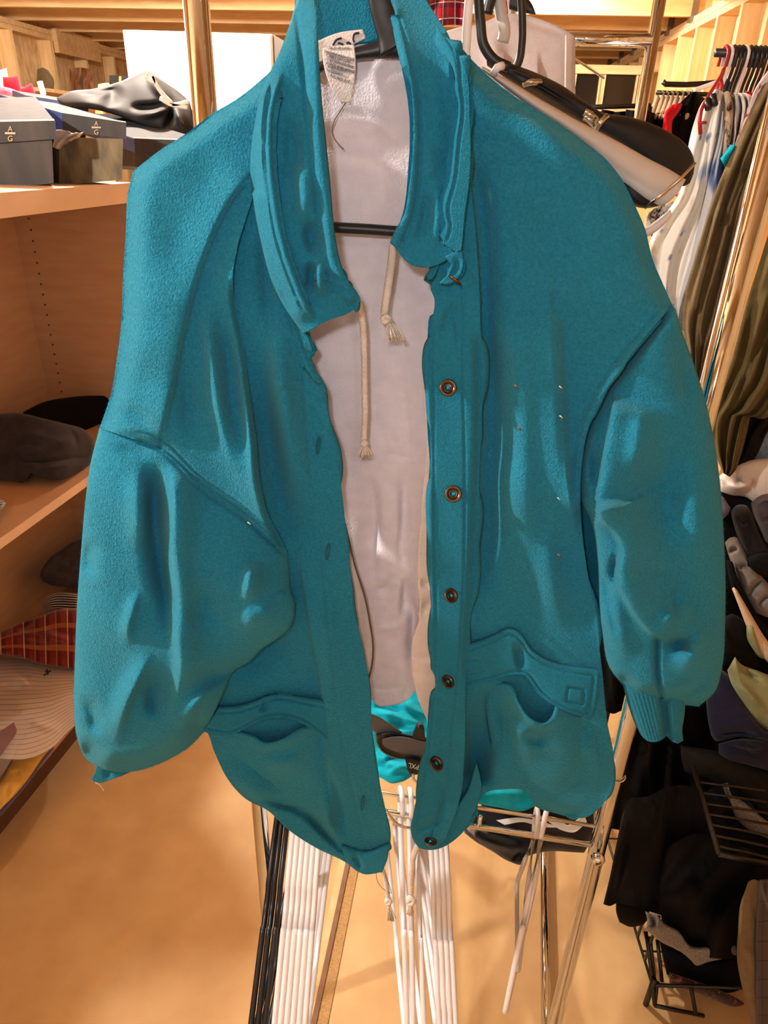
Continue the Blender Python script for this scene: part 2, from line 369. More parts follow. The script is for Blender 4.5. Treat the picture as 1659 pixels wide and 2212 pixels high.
# ================================================================ the room (its axis is turned 5 degrees from the camera heading)
XL, XR_, YF, ZP, ZC = -3.67, 1.415, 9.6, 2.40, 2.66
def rbox(name, b, m, kind='structure', parent=None, F=ROOM):
    q = MB()
    for c in (b if isinstance(b[0], (tuple, list)) else [b]): q.box(*c, F=F)
    o = q.build(name, m, parent)
    if parent is None and kind: o['kind'] = kind
    return o
rbox('floor', (-4.0, 2.0, -2.5, YF+.3, -.05, 0), 'hardboard')
rbox('wall_left', (XL-.03, XL-.015, -2.5, YF, 0, ZC), 'osb')
rbox('wall_right', (XR_+.10, XR_+.115, -2.5, YF, 0, ZC), 'plywood')
rbox('wall_far', (XL, 2., YF, YF+.03, 0, ZC), 'osb')
rbox('wall_back', (XL, XR_+.1, -2.5, -2.48, 0, ZC), 'white_enamel')
rbox('ceiling', (XL-.1, XR_+.2, -2.5, YF+.03, ZC, ZC+.02), 'osb')
n = 0
y = -2.2
while y < YF:
    rbox('trim_%d' % n, (XL-.1, XR_+.1, y, y+.045, ZP, ZC), 'lumber'); n += 1; y += .61      # ceiling joists
for k in range(int((YF+2.5)/.61)):
    yy = -2.3+.61*k
    rbox('trim_%d' % n, (XL-.015, XL+.10, yy, yy+.04, 0, ZP-.075), 'stud_wood'); n += 1        # studs
for k in range(int((YF+2.5)/.42)):
    yy = -2.4+.42*k
    rbox('trim_%d' % n, (XR_, XR_+.10, yy, yy+.04, 0, ZP-.075), 'stud_wood'); n += 1
for a, b in ((XL-.015, XL+.10), (XR_, XR_+.10)):
    for z0 in (ZP-.075, ZP-.037):
        rbox('trim_%d' % n, (a, b, -2.5, YF, z0, z0+.036), 'lumber'); n += 1                    # doubled top plates
rbox('trim_%d' % n, (XL+.1, XL+.14, 6.9, 7.7, ZP-.16, ZP+.02), 'lumber'); n += 1
rbox('trim_%d' % n, (XL, XR_, YF-.09, YF, ZP-.06, ZP), 'lumber'); n += 1
YP = 6.7   # low partition at the far right with two dark openings
rbox('wall_partition', [(.6, .84, YP, YP+.05, 0, 2.19), (1.02, 1.068, YP, YP+.05, 0, 2.19), (1.306, XR_, YP, YP+.05, 0, 2.19), (.84, 1.02, YP, YP+.05, 0, 1.92), (1.068, 1.306, YP, YP+.05, 0, 1.92), (.84, 1.02, YP, YP+.05, 2.15, 2.19), (1.068, 1.306, YP, YP+.05, 2.15, 2.19)], 'osb')
rbox('trim_%d' % n, (.6, XR_, YP-.03, YP, 2.15, 2.21), 'lumber'); n += 1
rbox('trim_%d' % n, (.6, XR_, YP-.05, YP, 1.86, 1.90), 'lumber'); n += 1
for i, (a, b) in enumerate(((.84, 1.02), (1.068, 1.306))):
    w = rbox('window_%d' % (i+1), [(a-.012, a, YP-.012, YP, 1.91, 2.15), (b, b+.012, YP-.012, YP, 1.91, 2.15)], 'lumber')
    rbox('window_pane', (a, b, YP+.02, YP+.03, 1.92, 2.15), 'night_glass', None, w)
for k in range(6):   # joist hangers on the right
    yy = -2.2+.61*(13+k)
    rbox('trim_%d' % n, (XR_-.02, XR_+.02, yy-.01, yy+.06, ZP-.03, ZP+.14), 'galvanised'); n += 1
# floor seam: a thin board edge with a woven tape beside it
a0, a1 = ONZ(748, 1860, 0), ONZ(655, 2290, 0); dr = (a1-a0).normalized(); a0 = a0-dr*1.5; a1 = a1+dr*.8; sd = Vector((-dr.y, dr.x, 0))
def strip(s0, s1, h): return MB().hexa([a0+sd*s0, a0+sd*s1, a1+sd*s1, a1+sd*s0], [q+Vector((0, 0, h)) for q in (a0+sd*s0, a0+sd*s1, a1+sd*s1, a1+sd*s0)])
o = strip(0, -.016, .006).build('trim_%d' % n, 'lumber'); o['kind'] = 'structure'; n += 1
o = strip(0, .011, .007).build('trim_%d' % n, 'floor_strip'); o['kind'] = 'structure'; n += 1
o = strip(.011, .034, .003).build('trim_%d' % n, 'floor_mesh'); o['kind'] = 'structure'; n += 1
# ================================================================ open cabinet on the left
CX0, CX1, CY0, CY1 = -1.58, -1.16, .15, 2.07
cab = thing('open_cabinet', 'beech coloured open shelving cabinet along the left side of the photo', 'cabinet', CAB((-1.37, 1.1, 0)))
def cbox(name, b, m, par=None): return rbox(name, b, m, None, par or cab, CAB)
cbox('back_panel', (CX0-.01, CX0, CY0, CY1, .05, 1.44), 'laminate')
ep = cbox('end_panel', (CX0, CX1-.002, CY1-.02, CY1, 0, 1.44), 'laminate')
cbox('end_panel', (CX0, CX1-.002, CY0, CY0+.02, 0, 1.44), 'laminate')
for k in range(20):
    zz = .80+k*.032
    MB().tube([CAB((-1.525, CY1-.0225, zz)), CAB((-1.525, CY1-.019, zz))], .003, 8).build('peg_hole', 'laminate_dark', ep)
for nm, z0, z1 in (('top_board', 1.437, 1.488), ('shelf', .731, .755), ('bottom_board', .075, .098)):
    s = cbox(nm, (CX0, CX1-.003, CY0, CY1-.02, z0, z1), 'laminate')
    cbox('edge_band', (CX1-.003, CX1, CY0, CY1, z0, z1), 'laminate_edge' if nm != 'bottom_board' else 'laminate', s)
cbox('plinth', (CX0, CX1-.02, CY0, CY1, 0, .075), 'laminate_dark')
# ================================================================ lamps of the room and added fill bulbs
def bulb(loc, power, label, col=(1, .86, .68), r=.035):
    t = thing('light_bulb', label, 'light', (loc[0], loc[1], loc[2]))
    bm = bmesh.new(); bmesh.ops.create_uvsphere(bm, u_segments=20, v_segments=12, radius=r, matrix=Matrix.Translation(loc))
    me = bpy.data.meshes.new('globe'); bm.to_mesh(me); bm.free(); o = bpy.data.objects.new('globe', me); COL.objects.link(o)
    m = bpy.data.materials.new('bulb_glow'); m.use_nodes = True; b = m.node_tree.nodes['Principled BSDF']
    b.inputs['Emission Color'].default_value = (*col, 1); b.inputs['Emission Strength'].default_value = power/(4*math.pi*math.pi*r*r)
    me.materials.append(m); adopt(o, t)
    q = MB(); q.tube([(loc[0], loc[1], loc[2]+r*.8), (loc[0], loc[1], ZC)], .012, 10); q.build('socket', 'white_plastic', t, True)
WARM = (1, .95, .86)
bulb((-.95, 2.6, 2.38), 95, 'bare bulb hanging just above the photo in front of the white cupboard', WARM)
bulb((-1.50, .28, 2.20), 70, 'bare bulb over the open cabinet, out of the photo', WARM)
bulb(ROOM((.5, -1.5, 2.40)), 5, 'added fill bulb under the joists behind the camera, out of the photo', WARM)  # invented source, brightens the chrome reflections and the cabinet interior
bulb(ROOM((-2.0, 4.1, 2.34)), 50, 'added fill bulb toward the left wall, above the top edge of the photo', WARM)  # no such bulb known, added to lighten the left wall
bulb(ROOM((.2, 5.4, 2.45)), 70, 'bare bulb under the joists far down the room', WARM)
def lamp(name, loc, energy, r, col):
    l = bpy.data.lights.new(name, 'POINT'); l.energy = energy; l.shadow_soft_size = r; l.color = col
    o = bpy.data.objects.new(name, l); COL.objects.link(o); o.location = loc
lamp('phone_flash', (-.035, -.02, EYE+.05), 2.3, .012, (.93, .96, 1.))
wd = bpy.data.worlds.new('world'); SC.world = wd; wd.use_nodes = True
wd.node_tree.nodes['Background'].inputs['Color'].default_value = (1, .95, .9, 1); wd.node_tree.nodes['Background'].inputs['Strength'].default_value = .02
SC.view_settings.exposure = 1.08
# ================================================================ the teal jacket on its hanger
JK = thing('jacket', 'teal fleece button jacket with stand collar and pale lining on a black hanger', 'jacket', PV(800, 900, .62))
# ---- inside of the back: pale lining, teal outer shell behind it
LR = [([(700, 235), (790, 250), (860, 300), (900, 335)], -.006, 14, 22), ([(700, 240), (760, 230), (850, 265)], .004, 18, 14),
      ([(715, 330), (800, 345), (880, 385)], -.004, 16, 26), ([(730, 640), (780, 600), (860, 560)], -.003, 30, 30),
      ([(870, 800), (845, 880), (825, 975)], -.005, 20, 34), ([(820, 970), (850, 985), (905, 995)], -.006, 5, 14), ([(780, 1000), (800, 1040), (810, 1110), (806, 1200), (812, 1290)], -.010, 22, 12),
      ([(750, 1050), (765, 980), (800, 930)], -.004, 20, 26), ([(868, 1000), (872, 1100), (868, 1210), (874, 1240)], -.010, 8, 14),
      ([(760, 1200), (790, 1220), (806, 1260)], -.004, 10, 14), ([(790, 1290), (830, 1270), (865, 1220)], -.006, 16, 10),
      ([(800, 1270), (830, 1275), (860, 1268)], -.004, 8, 8), ([(874, 1240), (872, 1300), (866, 1340)], -.016, 6, 16), ([(889, 1265), (894, 1320), (892, 1400), (888, 1450)], -.014, 12, 6),
      ([(795, 1300), (812, 1295), (820, 1288)], -.004, 8, 8), ([(805, 1355), (840, 1358), (880, 1340)], .006, 12, 6), ([(800, 1485), (840, 1488), (870, 1486)], -.004, 5, 5, (.05, .05)),
      ([(838, 1420), (850, 1450), (848, 1500)], -.003, 12, 12), ([(888, 1460), (878, 1490), (868, 1520)], -.006, 10, 10), ([(830, 870), (850, 820), (890, 790)], -.003, 20, 30)]
patch('lining', [(640, 180), (720, 100), (860, 90), (960, 160)], [(640, 1490), (760, 1500), (800, 1508), (815, 1524), (850, 1523), (882, 1511), (893, 1497), (960, 1480)],
      [(640, 180), (560, 500), (560, 1100), (640, 1490)], [(960, 160), (1040, 500), (1030, 1100), (960, 1480)], .65, 'lining', JK, 3.5, [(q[0], q[1]*.6)+tuple(q[2:]) for q in LR], solid=.003, noise=.0015)
patch('lining_panel', [(640, 1050), (700, 1060), (735, 1090)], [(700, 1560), (770, 1540), (792, 1512)], [(640, 1050), (690, 1300), (700, 1560)],
      [(735, 1090), (750, 1150), (765, 1215), (788, 1290), (800, 1350), (806, 1395), (803, 1440), (795, 1475), (792, 1512)], .612, 'lining_edge', JK, 3.5, [([(770, 1230), (775, 1330), (780, 1450)], -.004, 14, 12)], solid=.003)['label'] = 'cream turned back edge of the lining'
tube('edge_stitching', [P(x, y, .6105) for x, y in cr([(735, 1090), (750, 1150), (765, 1215), (788, 1290), (800, 1350), (806, 1395), (803, 1440), (795, 1475), (792, 1512)], 70)], .0009, 'serge', JK, 6)
patch('lining_panel', [(915, 840), (950, 850), (1000, 860)], [(925, 1562), (960, 1580), (1000, 1560)], [(915, 840), (922, 960), (912, 1080), (903, 1200), (903, 1260), (906, 1340), (892, 1380), (888, 1420), (893, 1470), (903, 1510), (925, 1562)],
      [(1000, 860), (1010, 1200), (1000, 1560)], .607, 'lining_edge', JK, 3.5, [([(905, 1260), (920, 1262), (935, 1270)], -.005, 8, 10), ([(905, 1345), (925, 1310), (935, 1290)], -.006, 10, 12), ([(895, 1425), (915, 1422), (935, 1425)], -.003, 6, 6)], solid=.003)['label'] = 'cream turned back edge of the lining'
patch('back_panel', [(310, 385), (430, 305), (600, 185), (720, 100), (860, 95), (970, 130), (1150, 265), (1330, 400)], [(470, 1560), (640, 1480), (780, 1470), (930, 1460), (1100, 1640), (1290, 1640)],
      [(310, 385), (320, 800), (420, 1200), (470, 1560)], [(1330, 400), (1350, 700), (1255, 1080), (1290, 1640)], .69, 'teal', JK, 10, noise=.004)
# stand of the collar seen from inside, with its neck labels
patch('back_collar', [(640, -60), (760, -75), (900, -60)], [(630, 150), (690, 118), (750, 98), (800, 92), (880, 105), (920, 120)], [(640, -60), (630, 150)], [(900, -60), (920, 120)], .643, 'teal_smooth', JK, 5, solid=.006, noise=.001)
nl = patch('neck_label', [(682, 90), (730, 71), (783, 63)], [(682, 140), (735, 112), (790, 82)], [(682, 90), (682, 140)], [(783, 63), (790, 82)], .6385, 'label_cloth', JK, 4, solid=.0008)
for pts in ([(719, 98), (727, 86), (738, 82)], [(776, 71), (766, 73), (763, 86), (766, 92)], [(730, 93), (736, 94), (742, 97)], [(748, 94), (752, 92), (758, 95)]):
    tube('signature_stroke', [P(x, y, .6378) for x, y in cr(pts, 12)], .0007, 'ink', nl, 6)
cw = lambda x, y: .629-.004*np.sin(np.clip((np.asarray(y)-95)/130, 0, 1)*math.pi)
cl = patch('care_label', [(697, 104), (730, 99), (765, 97)], [(733, 219), (744, 222), (757, 221)], [(697, 104), (699, 140), (705, 163), (716, 190), (733, 219)], [(765, 97), (768, 125), (768, 150), (764, 185), (757, 221)], cw, 'label_cloth', JK, 3, solid=.0008)
for s, a, b, h in (('LEG 26 IN CASE', (708, 105), (755, 106), 5), ('MACHINE WASH COLD', (701, 114), (764, 132), 6.5), ('TUMBLE DRY LOW', (703, 122), (756, 137), 6.5), ('ONLY NON-CHLORINE', (705, 130), (763, 148), 6.5),
                   ('BLEACH WHEN NEEDED', (705, 138), (765, 159), 6.5), ('WARM IRON IF', (706, 146), (747, 157), 6.5), ('NECESSARY', (706, 154), (739, 164), 6.5), ('REL NO. 517', (713, 166), (754, 180), 6.5)):
    text_px('care_text', s, a, b, h, lambda x, y: cw(x, y)-.0006, 'ink', cl)
tube('loose_thread', [P(x, y, .632) for x, y in cr([(746, 222), (735, 240), (722, 262), (718, 288), (726, 305), (742, 322)], 40)], .0005, 'serge', JK, 5)
# ---- wearer's right front (left in the photo)
AR = [([(640, 1150), (676, 1380), (700, 1510), (708, 1600), (716, 1700), (724, 1780)], .0075, 5, 60, (.3, .25)), ([(655, 800), (664, 950), (690, 1150), (715, 1400), (740, 1600), (770, 1740), (795, 1850)], -.0016, 4, 3, (.02, .02)),
      ([(598, 640), (600, 760), (612, 900), (630, 1020), (642, 1120)], .014, 22, 34), ([(560, 760), (590, 1000), (640, 1200)], -.012, 30, 30), ([(560, 480), (575, 600), (580, 700)], -.006, 16, 16),
      ([(660, 1200), (690, 1450), (700, 1600)], -.004, 40, 16), ([(500, 1480), (560, 1400), (640, 1330)], -.012, 40, 40),
      ([(690, 1630), (730, 1720), (745, 1820)], -.006, 14, 10), ([(700, 1700), (712, 1780), (735, 1835)], .006, 12, 10), ([(645, 1740), (690, 1790), (735, 1835), (745, 1850)], -.010, 6, 12), ([(530, 1722), (590, 1735), (640, 1750), (700, 1800)], -.006, 6, 16),
      ([(470, 1650), (540, 1700), (620, 1760)], .010, 20, 40), ([(735, 1832), (760, 1842), (800, 1845), (838, 1830)], -.004, 6, 6, (.05, .05)), ([(655, 735), (640, 690), (620, 640)], -.004, 12, 12)]
patch('front_panel', [(470, 300), (560, 420), (640, 690), (655, 740)], [(452, 1590), (470, 1640), (490, 1680), (530, 1725), (580, 1752), (620, 1790), (680, 1830), (745, 1862), (780, 1886), (825, 1884)],
      [(470, 300), (440, 800), (480, 1200), (462, 1450), (452, 1590)],
      [(655, 740), (664, 752), (680, 752), (681, 762), (662, 785), (656, 796), (668, 812), (690, 840), (702, 868), (710, 900), (718, 940), (727, 980), (737, 1050), (744, 1110), (751, 1175), (756, 1225), (761, 1270), (764, 1320), (775, 1360), (787, 1410), (795, 1455), (800, 1510), (803, 1580), (811, 1650), (822, 1700), (835, 1760), (842, 1815), (837, 1842), (825, 1884)],
      .575, 'teal', JK, 3.2, AR, solid=.006, noise=.002)['label'] = 'buttonhole side front'
for x, y, h in ((687, 962, 19), (708, 1192, 17), (736, 1395, 17), (763, 1570, 17), (783, 1735, 15)):
    tube('buttonhole', [P(x+3.2*math.cos(a)-(.12*h*math.sin(a)), y+h*math.sin(a), .5735) for a in np.linspace(0, 6.283, 25)[:-1]], .0008, 'teal_dark', JK, 6, closed=True)
# hem of the left front: turned rib band at the corner
patch('hem_corner', [(738, 1832), (790, 1848), (840, 1828)], [(752, 1866), (785, 1888), (826, 1884)], [(738, 1832), (752, 1866)], [(840, 1828), (838, 1850), (826, 1884)], .569, 'teal_smooth', JK, 3, [([(760, 1840), (775, 1865), (780, 1884)], -.004, 6, 6)], solid=.006)
# pocket of the left front
patch('pocket', [(455, 1590), (520, 1585), (545, 1592), (575, 1606), (605, 1600), (640, 1582), (668, 1572), (705, 1590)], [(470, 1640), (510, 1690), (580, 1735), (650, 1745), (712, 1740)], [(455, 1590), (458, 1610), (470, 1640)], [(705, 1590), (712, 1660), (712, 1740)],
      lambda x, y: .575-.020*math.exp(-((x-600)/70)**2)*max(0, (1740-y)/150), 'teal', JK, 3.2, [([(520, 1588), (575, 1610), (610, 1603), (668, 1575)], .005, 10, 10), ([(560, 1640), (610, 1650), (660, 1635)], .006, 20, 20)], T=.012, edge='ub', solid=.004, noise=.002)
patch('pocket_flap', [(470, 1532), (520, 1528), (555, 1516), (590, 1502), (625, 1504), (665, 1512), (706, 1520)], [(440, 1580), (470, 1590), (500, 1588), (530, 1574), (560, 1557), (610, 1550), (650, 1562), (680, 1580), (706, 1598)], [(470, 1532), (455, 1556), (440, 1580)], [(706, 1520), (706, 1598)],
      lambda x, y: .566-.016*math.exp(-((x-600)/55)**2)*max(0, (y-1505)/55), 'teal_smooth', JK, 2.5, [([(470, 1540), (520, 1536), (555, 1524), (590, 1510), (665, 1520), (706, 1528)], -.0022, 3, 3, (.02, .02)), ([(445, 1572), (500, 1578), (530, 1564), (560, 1548), (610, 1541), (655, 1553), (706, 1588)], -.0022, 3, 3, (.02, .02)), ([(576, 1508), (572, 1525), (560, 1540)], -.005, 5, 7)], solid=.005)
# ---- left shoulder and side (in the photo) with its raglan seam, overlapping the front in a deep fold
BR = [([(290, 366), (345, 325), (400, 290), (460, 245), (510, 215), (572, 165)], -.014, 20, 20, (0, 0)), ([(288, 368), (276, 420), (272, 500), (266, 600), (262, 700), (252, 780), (240, 850), (215, 925)], -.016, 26, 26, (0, 0)),
      ([(552, 366), (500, 430), (455, 520), (420, 620), (395, 720), (372, 840), (352, 930), (345, 968)], .007, 50, 5, (.05, .02)), ([(552, 366), (500, 430), (455, 520), (420, 620), (395, 720), (372, 840), (352, 930), (345, 968)], -.004, 4, 4, (.03, 0)),
      ([(430, 600), (448, 700), (462, 800), (478, 900), (500, 980), (530, 1040)], .010, 16, 26), ([(470, 620), (490, 760), (505, 900), (535, 1020)], -.010, 24, 24), ([(400, 760), (408, 880), (425, 980)], -.006, 24, 24),
      ([(503, 596), (510, 660), (523, 730), (538, 837), (553, 944), (564, 1051), (581, 1116), (622, 1205)], -.014, 9, 14, (.1, 0)), ([(515, 700), (528, 837), (542, 944), (552, 1051), (590, 1150)], .006, 10, 10),
      ([(240, 880), (290, 900), (345, 940)], -.004, 14, 18), ([(250, 920), (300, 930), (345, 955)], .004, 10, 10), ([(300, 560), (330, 700), (320, 840)], .008, 60, 60),
      ([(290, 946), (345, 966), (430, 1040), (530, 1108), (622, 1188)], -.003, 3, 3, (.05, 0)), ([(290, 930), (345, 948), (430, 1026), (530, 1094), (615, 1172)], -.0022, 3, 3, (.05, 0))]
seamL = [(215, 925), (280, 946), (345, 970), (430, 1048), (530, 1117), (622, 1198)]
wB = lambda x, y: .568-.022*min(1, max(0, (y-400)/500))-(.012 if x > 560 else 0)*min(1, max(0, (y-600)/400))
patch('shoulder_panel', [(287, 370), (345, 325), (400, 290), (460, 245), (510, 215), (572, 165), (598, 140)], seamL, [(287, 370), (276, 420), (272, 500), (266, 600), (262, 700), (252, 780), (240, 850), (215, 925)],
      [(598, 140), (574, 300), (548, 420), (512, 540), (503, 600), (510, 660), (523, 730), (538, 837), (553, 944), (564, 1051), (581, 1116), (600, 1150), (622, 1198)], wB, 'teal', JK, 3.2, BR, back=.075, edge='uv', p=3, noise=.0015)
CR = [([(340, 978), (334, 1060), (338, 1150), (350, 1230), (366, 1310), (362, 1400)], -.026, 26, 20, (.28, .4)), ([(374, 1000), (380, 1100), (376, 1230), (386, 1360), (392, 1450), (375, 1540), (350, 1600)], .012, 14, 40, (.1, .3)),
      ([(300, 1000), (306, 1100), (304, 1200)], .010, 24, 14), ([(300, 1270), (286, 1320), (276, 1360), (284, 1400)], .008, 14, 10), ([(330, 1400), (300, 1460), (272, 1520), (255, 1580), (250, 1620)], .013, 22, 12), ([(350, 1440), (330, 1500), (335, 1560)], -.012, 18, 18),
      ([(545, 1205), (538, 1260), (530, 1310)], .012, 14, 26), ([(430, 1240), (440, 1300), (420, 1370)], -.006, 40, 40), ([(380, 1560), (440, 1480), (520, 1440), (600, 1385)], -.010, 14, 30), ([(470, 1460), (420, 1520), (385, 1580)], .010, 20, 16),
      ([(205, 1160), (190, 1200), (200, 1260)], -.008, 16, 16), ([(172, 1500), (200, 1540), (205, 1600)], -.006, 16, 18), ([(626, 1270), (610, 1276), (590, 1274)], -.0045, 6, 6), ([(500, 1350), (560, 1330), (610, 1300)], .008, 30, 30),
      ([(230, 966), (300, 980), (345, 1000)], -.004, 12, 12), ([(290, 952), (345, 975), (430, 1056), (530, 1124), (622, 1204)], -.003, 4, 4, (.05, 0))]
patch('sleeve', seamL, [(215, 1660), (262, 1668), (310, 1661), (360, 1642), (410, 1612), (440, 1582)],
      [(215, 925), (196, 1000), (185, 1080), (176, 1180), (167, 1300), (162, 1420), (160, 1520), (166, 1590), (186, 1638), (215, 1660)],
      [(622, 1198), (626, 1240), (626, 1268), (636, 1300), (636, 1328), (626, 1356), (598, 1380), (570, 1398), (535, 1432), (505, 1450), (485, 1490), (465, 1535), (440, 1582)],
      lambda x, y: .522+.024*math.exp(-((y-float(np.interp(x, [215, 280, 345, 430, 530, 622], [925, 946, 970, 1048, 1117, 1198])))/80)**2), 'teal', JK, 3.2, CR+[([(186, 1638), (215, 1664), (262, 1672), (310, 1665), (360, 1646), (410, 1616), (440, 1584)], -.03, 26, 26, (0, 0))], T=.032, back=.10, edge='u', p=2.4, noise=.002)
# thin shift: pull the bag forward by choosing its rim depth above
patch('cuff', [(212, 1640), (250, 1648), (305, 1640)], [(197, 1684), (206, 1690), (217, 1691), (240, 1684), (264, 1676)], [(212, 1640), (207, 1662), (197, 1684)], [(305, 1640), (290, 1662), (264, 1676)], .58, 'teal_smooth', JK, 2.2, [([(236, 1650), (232, 1688)], -.003, 8, 8)], solid=.004)
tube('loose_thread', [P(x, y, .556) for x, y in cr([(206, 1690), (216, 1696), (224, 1708)], 12)], .0005, 'cord', JK, 5)
# ---- collar, left wing
HR = [([(640, 30), (655, 150), (668, 300), (685, 430), (698, 540), (728, 640)], -.004, 6, 6, (0, .02)), ([(680, 20), (683, 150), (690, 300), (708, 450), (720, 560), (755, 640)], .006, 22, 14, (0, 0)),
      ([(610, 150), (588, 240), (585, 330), (596, 430), (612, 520), (642, 610), (668, 670), (684, 692)], .008, 34, 5, (.1, .02)), ([(607, 150), (584, 240), (581, 330), (591, 430), (607, 520), (636, 610), (664, 670), (680, 692)], .003, 4, 4, (.1, .02)),
      ([(668, 470), (672, 520), (690, 560)], -.010, 12, 20), ([(640, 330), (658, 420), (652, 500)], .008, 16, 22), ([(690, 550), (688, 600), (700, 650)], .010, 8, 16), ([(668, 560), (672, 600), (664, 640)], -.010, 10, 10), ([(620, 220), (630, 330), (622, 430)], -.006, 16, 20),
      ([(725, 610), (745, 628), (768, 640)], -.005, 5, 5), ([(715, 590), (735, 606), (755, 615)], -.005, 5, 5), ([(735, 640), (752, 658), (772, 668)], -.004, 4, 5), ([(560, 200), (548, 300), (550, 430)], -.012, 16, 14, (.1, .1)), ([(600, 620), (620, 660), (640, 690)], -.004, 10, 10)]
patch('collar', [(648, -30), (664, -30), (682, -30)], [(655, 720), (668, 716), (690, 702), (720, 688), (750, 678), (772, 664)],
      [(648, -30), (625, 55), (603, 115), (567, 190), (547, 280), (540, 360), (548, 440), (563, 520), (588, 610), (625, 680), (655, 720)],
      [(682, -30), (688, 100), (694, 200), (704, 300), (714, 400), (722, 490), (734, 560), (752, 606), (772, 632), (778, 645), (772, 664)],
      lambda x, y: .55-.01*min(1, max(0, y/500))+.05*max(0, (120-y)/150), 'teal_smooth', JK, 3, HR, solid=.007, noise=.0015, T=.012, edge='l', p=2.2)['label'] = 'wing of the collar with stitched cord channel'
# small torn looking gather between collar and front
patch('placket_gather', [(640, 700), (655, 712), (668, 716)], [(652, 800), (662, 784), (681, 760)], [(640, 700), (645, 750), (652, 800)], [(668, 716), (664, 740), (681, 760)], .571, 'teal_smooth', JK, 2.5, [([(650, 740), (665, 752), (680, 756)], -.004, 4, 6)], solid=.005)
# ---- wearer's left front (right in the photo)
DR = [([(985, 90), (1040, 150), (1100, 200), (1180, 250), (1260, 305), (1310, 345), (1345, 390), (1370, 440), (1392, 490), (1410, 560), (1435, 620), (1452, 655)], -.016, 22, 22, (0, 0)),
      ([(1192, 640), (1202, 720), (1206, 800), (1212, 900), (1219, 1000), (1225, 1060), (1238, 1130), (1252, 1200)], .013, 95, 12, (.15, .35)),
      ([(1192, 560), (1202, 700), (1208, 800), (1213, 900), (1220, 1000), (1228, 1060)], -.0058, 8, 16, (.25, .3)), ([(1020, 330), (1042, 480), (1050, 700), (1060, 900), (1052, 1150), (1030, 1350)], -.012, 24, 26, (.1, .2)),
      ([(1110, 560), (1120, 800), (1130, 1000), (1135, 1200), (1150, 1330)], .009, 38, 30), ([(1120, 400), (1180, 500), (1190, 640)], -.006, 60, 40), ([(1075, 700), (1085, 900), (1095, 1100)], -.003, 22, 30),
      ([(1330, 860), (1288, 950), (1264, 1030), (1258, 1070)], -.007, 24, 24, (.3, .3)), ([(1180, 1100), (1190, 1250), (1220, 1380)], .006, 30, 22), ([(1040, 130), (1130, 205), (1240, 285), (1330, 375)], -.0022, 4, 4),
      ([(1452, 668), (1400, 728), (1345, 800), (1300, 860), (1268, 930), (1254, 1010), (1250, 1075)], .008, 26, 7, (0, 0)), ([(1440, 655), (1385, 718), (1330, 785), (1286, 850), (1254, 925), (1240, 1005), (1238, 1070)], -.003, 4, 4, (.02, .02)),
      ([(1080, 1480), (1060, 1560), (1040, 1640), (1030, 1700)], -.020, 30, 26, (.1, .05)), ([(1010, 1500), (1020, 1600), (1010, 1720)], -.016, 14, 20), ([(1150, 1735), (1210, 1758), (1280, 1755)], -.006, 10, 12), ([(1235, 1560), (1290, 1640), (1300, 1720)], .006, 30, 20), ([(1278, 1560), (1296, 1640), (1292, 1720)], -.003, 4, 4)]
wD = lambda x, y: .578+.012*max(0, min(1, (1350-y)/900))*0
patch('front_panel', [(985, 90), (1040, 150), (1100, 200), (1180, 250), (1260, 305), (1310, 345), (1345, 390), (1370, 440), (1392, 490), (1410, 560), (1435, 620), (1452, 658)],
      [(960, 1812), (1000, 1796), (1025, 1770), (1032, 1735), (1048, 1714), (1090, 1705), (1135, 1709), (1152, 1738), (1200, 1757), (1270, 1764), (1300, 1742)],
      [(985, 90), (1000, 250), (1010, 400), (1012, 600), (1015, 800), (1012, 1000), (1005, 1200), (990, 1400), (980, 1500), (975, 1640), (965, 1740), (960, 1812)],
      [(1452, 658), (1400, 722), (1345, 792), (1302, 852), (1272, 922), (1258, 1000), (1254, 1070), (1258, 1150), (1268, 1230), (1285, 1330), (1300, 1440), (1312, 1560), (1326, 1640), (1320, 1700), (1300, 1742)],
      wD, 'teal', JK, 3.2, DR, solid=.006, noise=.002)['label'] = 'front on the button side'
patch('button_placket', [(945, 545), (975, 440), (1004, 330)], [(905, 1832), (930, 1836), (962, 1814)],
      [(945, 545), (946, 590), (930, 622), (938, 645), (932, 700), (925, 790), (929, 900), (932, 1050), (933, 1200), (934, 1330), (936, 1430), (940, 1480), (928, 1540), (918, 1620), (908, 1700), (893, 1760), (887, 1790), (893, 1815), (905, 1832)],
      [(1004, 330), (1020, 430), (1032, 560), (1038, 700), (1040, 800), (1038, 950), (1033, 1100), (1024, 1250), (1012, 1380), (1006, 1500), (1003, 1640), (990, 1740), (962, 1814)],
      .561, 'teal_smooth', JK, 3, [([(1000, 620), (1000, 800), (1004, 1000), (1003, 1200), (994, 1400), (980, 1560), (960, 1720), (930, 1815)], -.0014, 3, 3, (.02, .02)), ([(938, 640), (937, 900), (940, 1200), (942, 1430), (920, 1680), (897, 1790)], -.0012, 3, 3, (.02, .02)),
      ([(985, 650), (965, 690), (955, 740)], -.005, 8, 14), ([(975, 640), (985, 700), (990, 760)], -.004, 6, 12), ([(893, 1795), (930, 1785), (965, 1760)], -.003, 5, 6), ([(950, 1660), (958, 1730), (945, 1800)], -.004, 10, 10), ([(1032, 700), (1036, 900), (1020, 1250), (1004, 1500)], -.006, 10, 10, (.1, .1))], solid=.007, noise=.0012)
patch('hem_band', [(893, 1790), (950, 1772), (1005, 1722), (1030, 1650)], [(900, 1830), (932, 1836), (1000, 1798), (1030, 1742)], [(893, 1790), (900, 1830)], [(1030, 1650), (1040, 1700), (1030, 1742)], .566, 'teal_smooth', JK, 3, [([(893, 1793), (950, 1776), (1002, 1726)], -.003, 4, 4)], solid=.006)
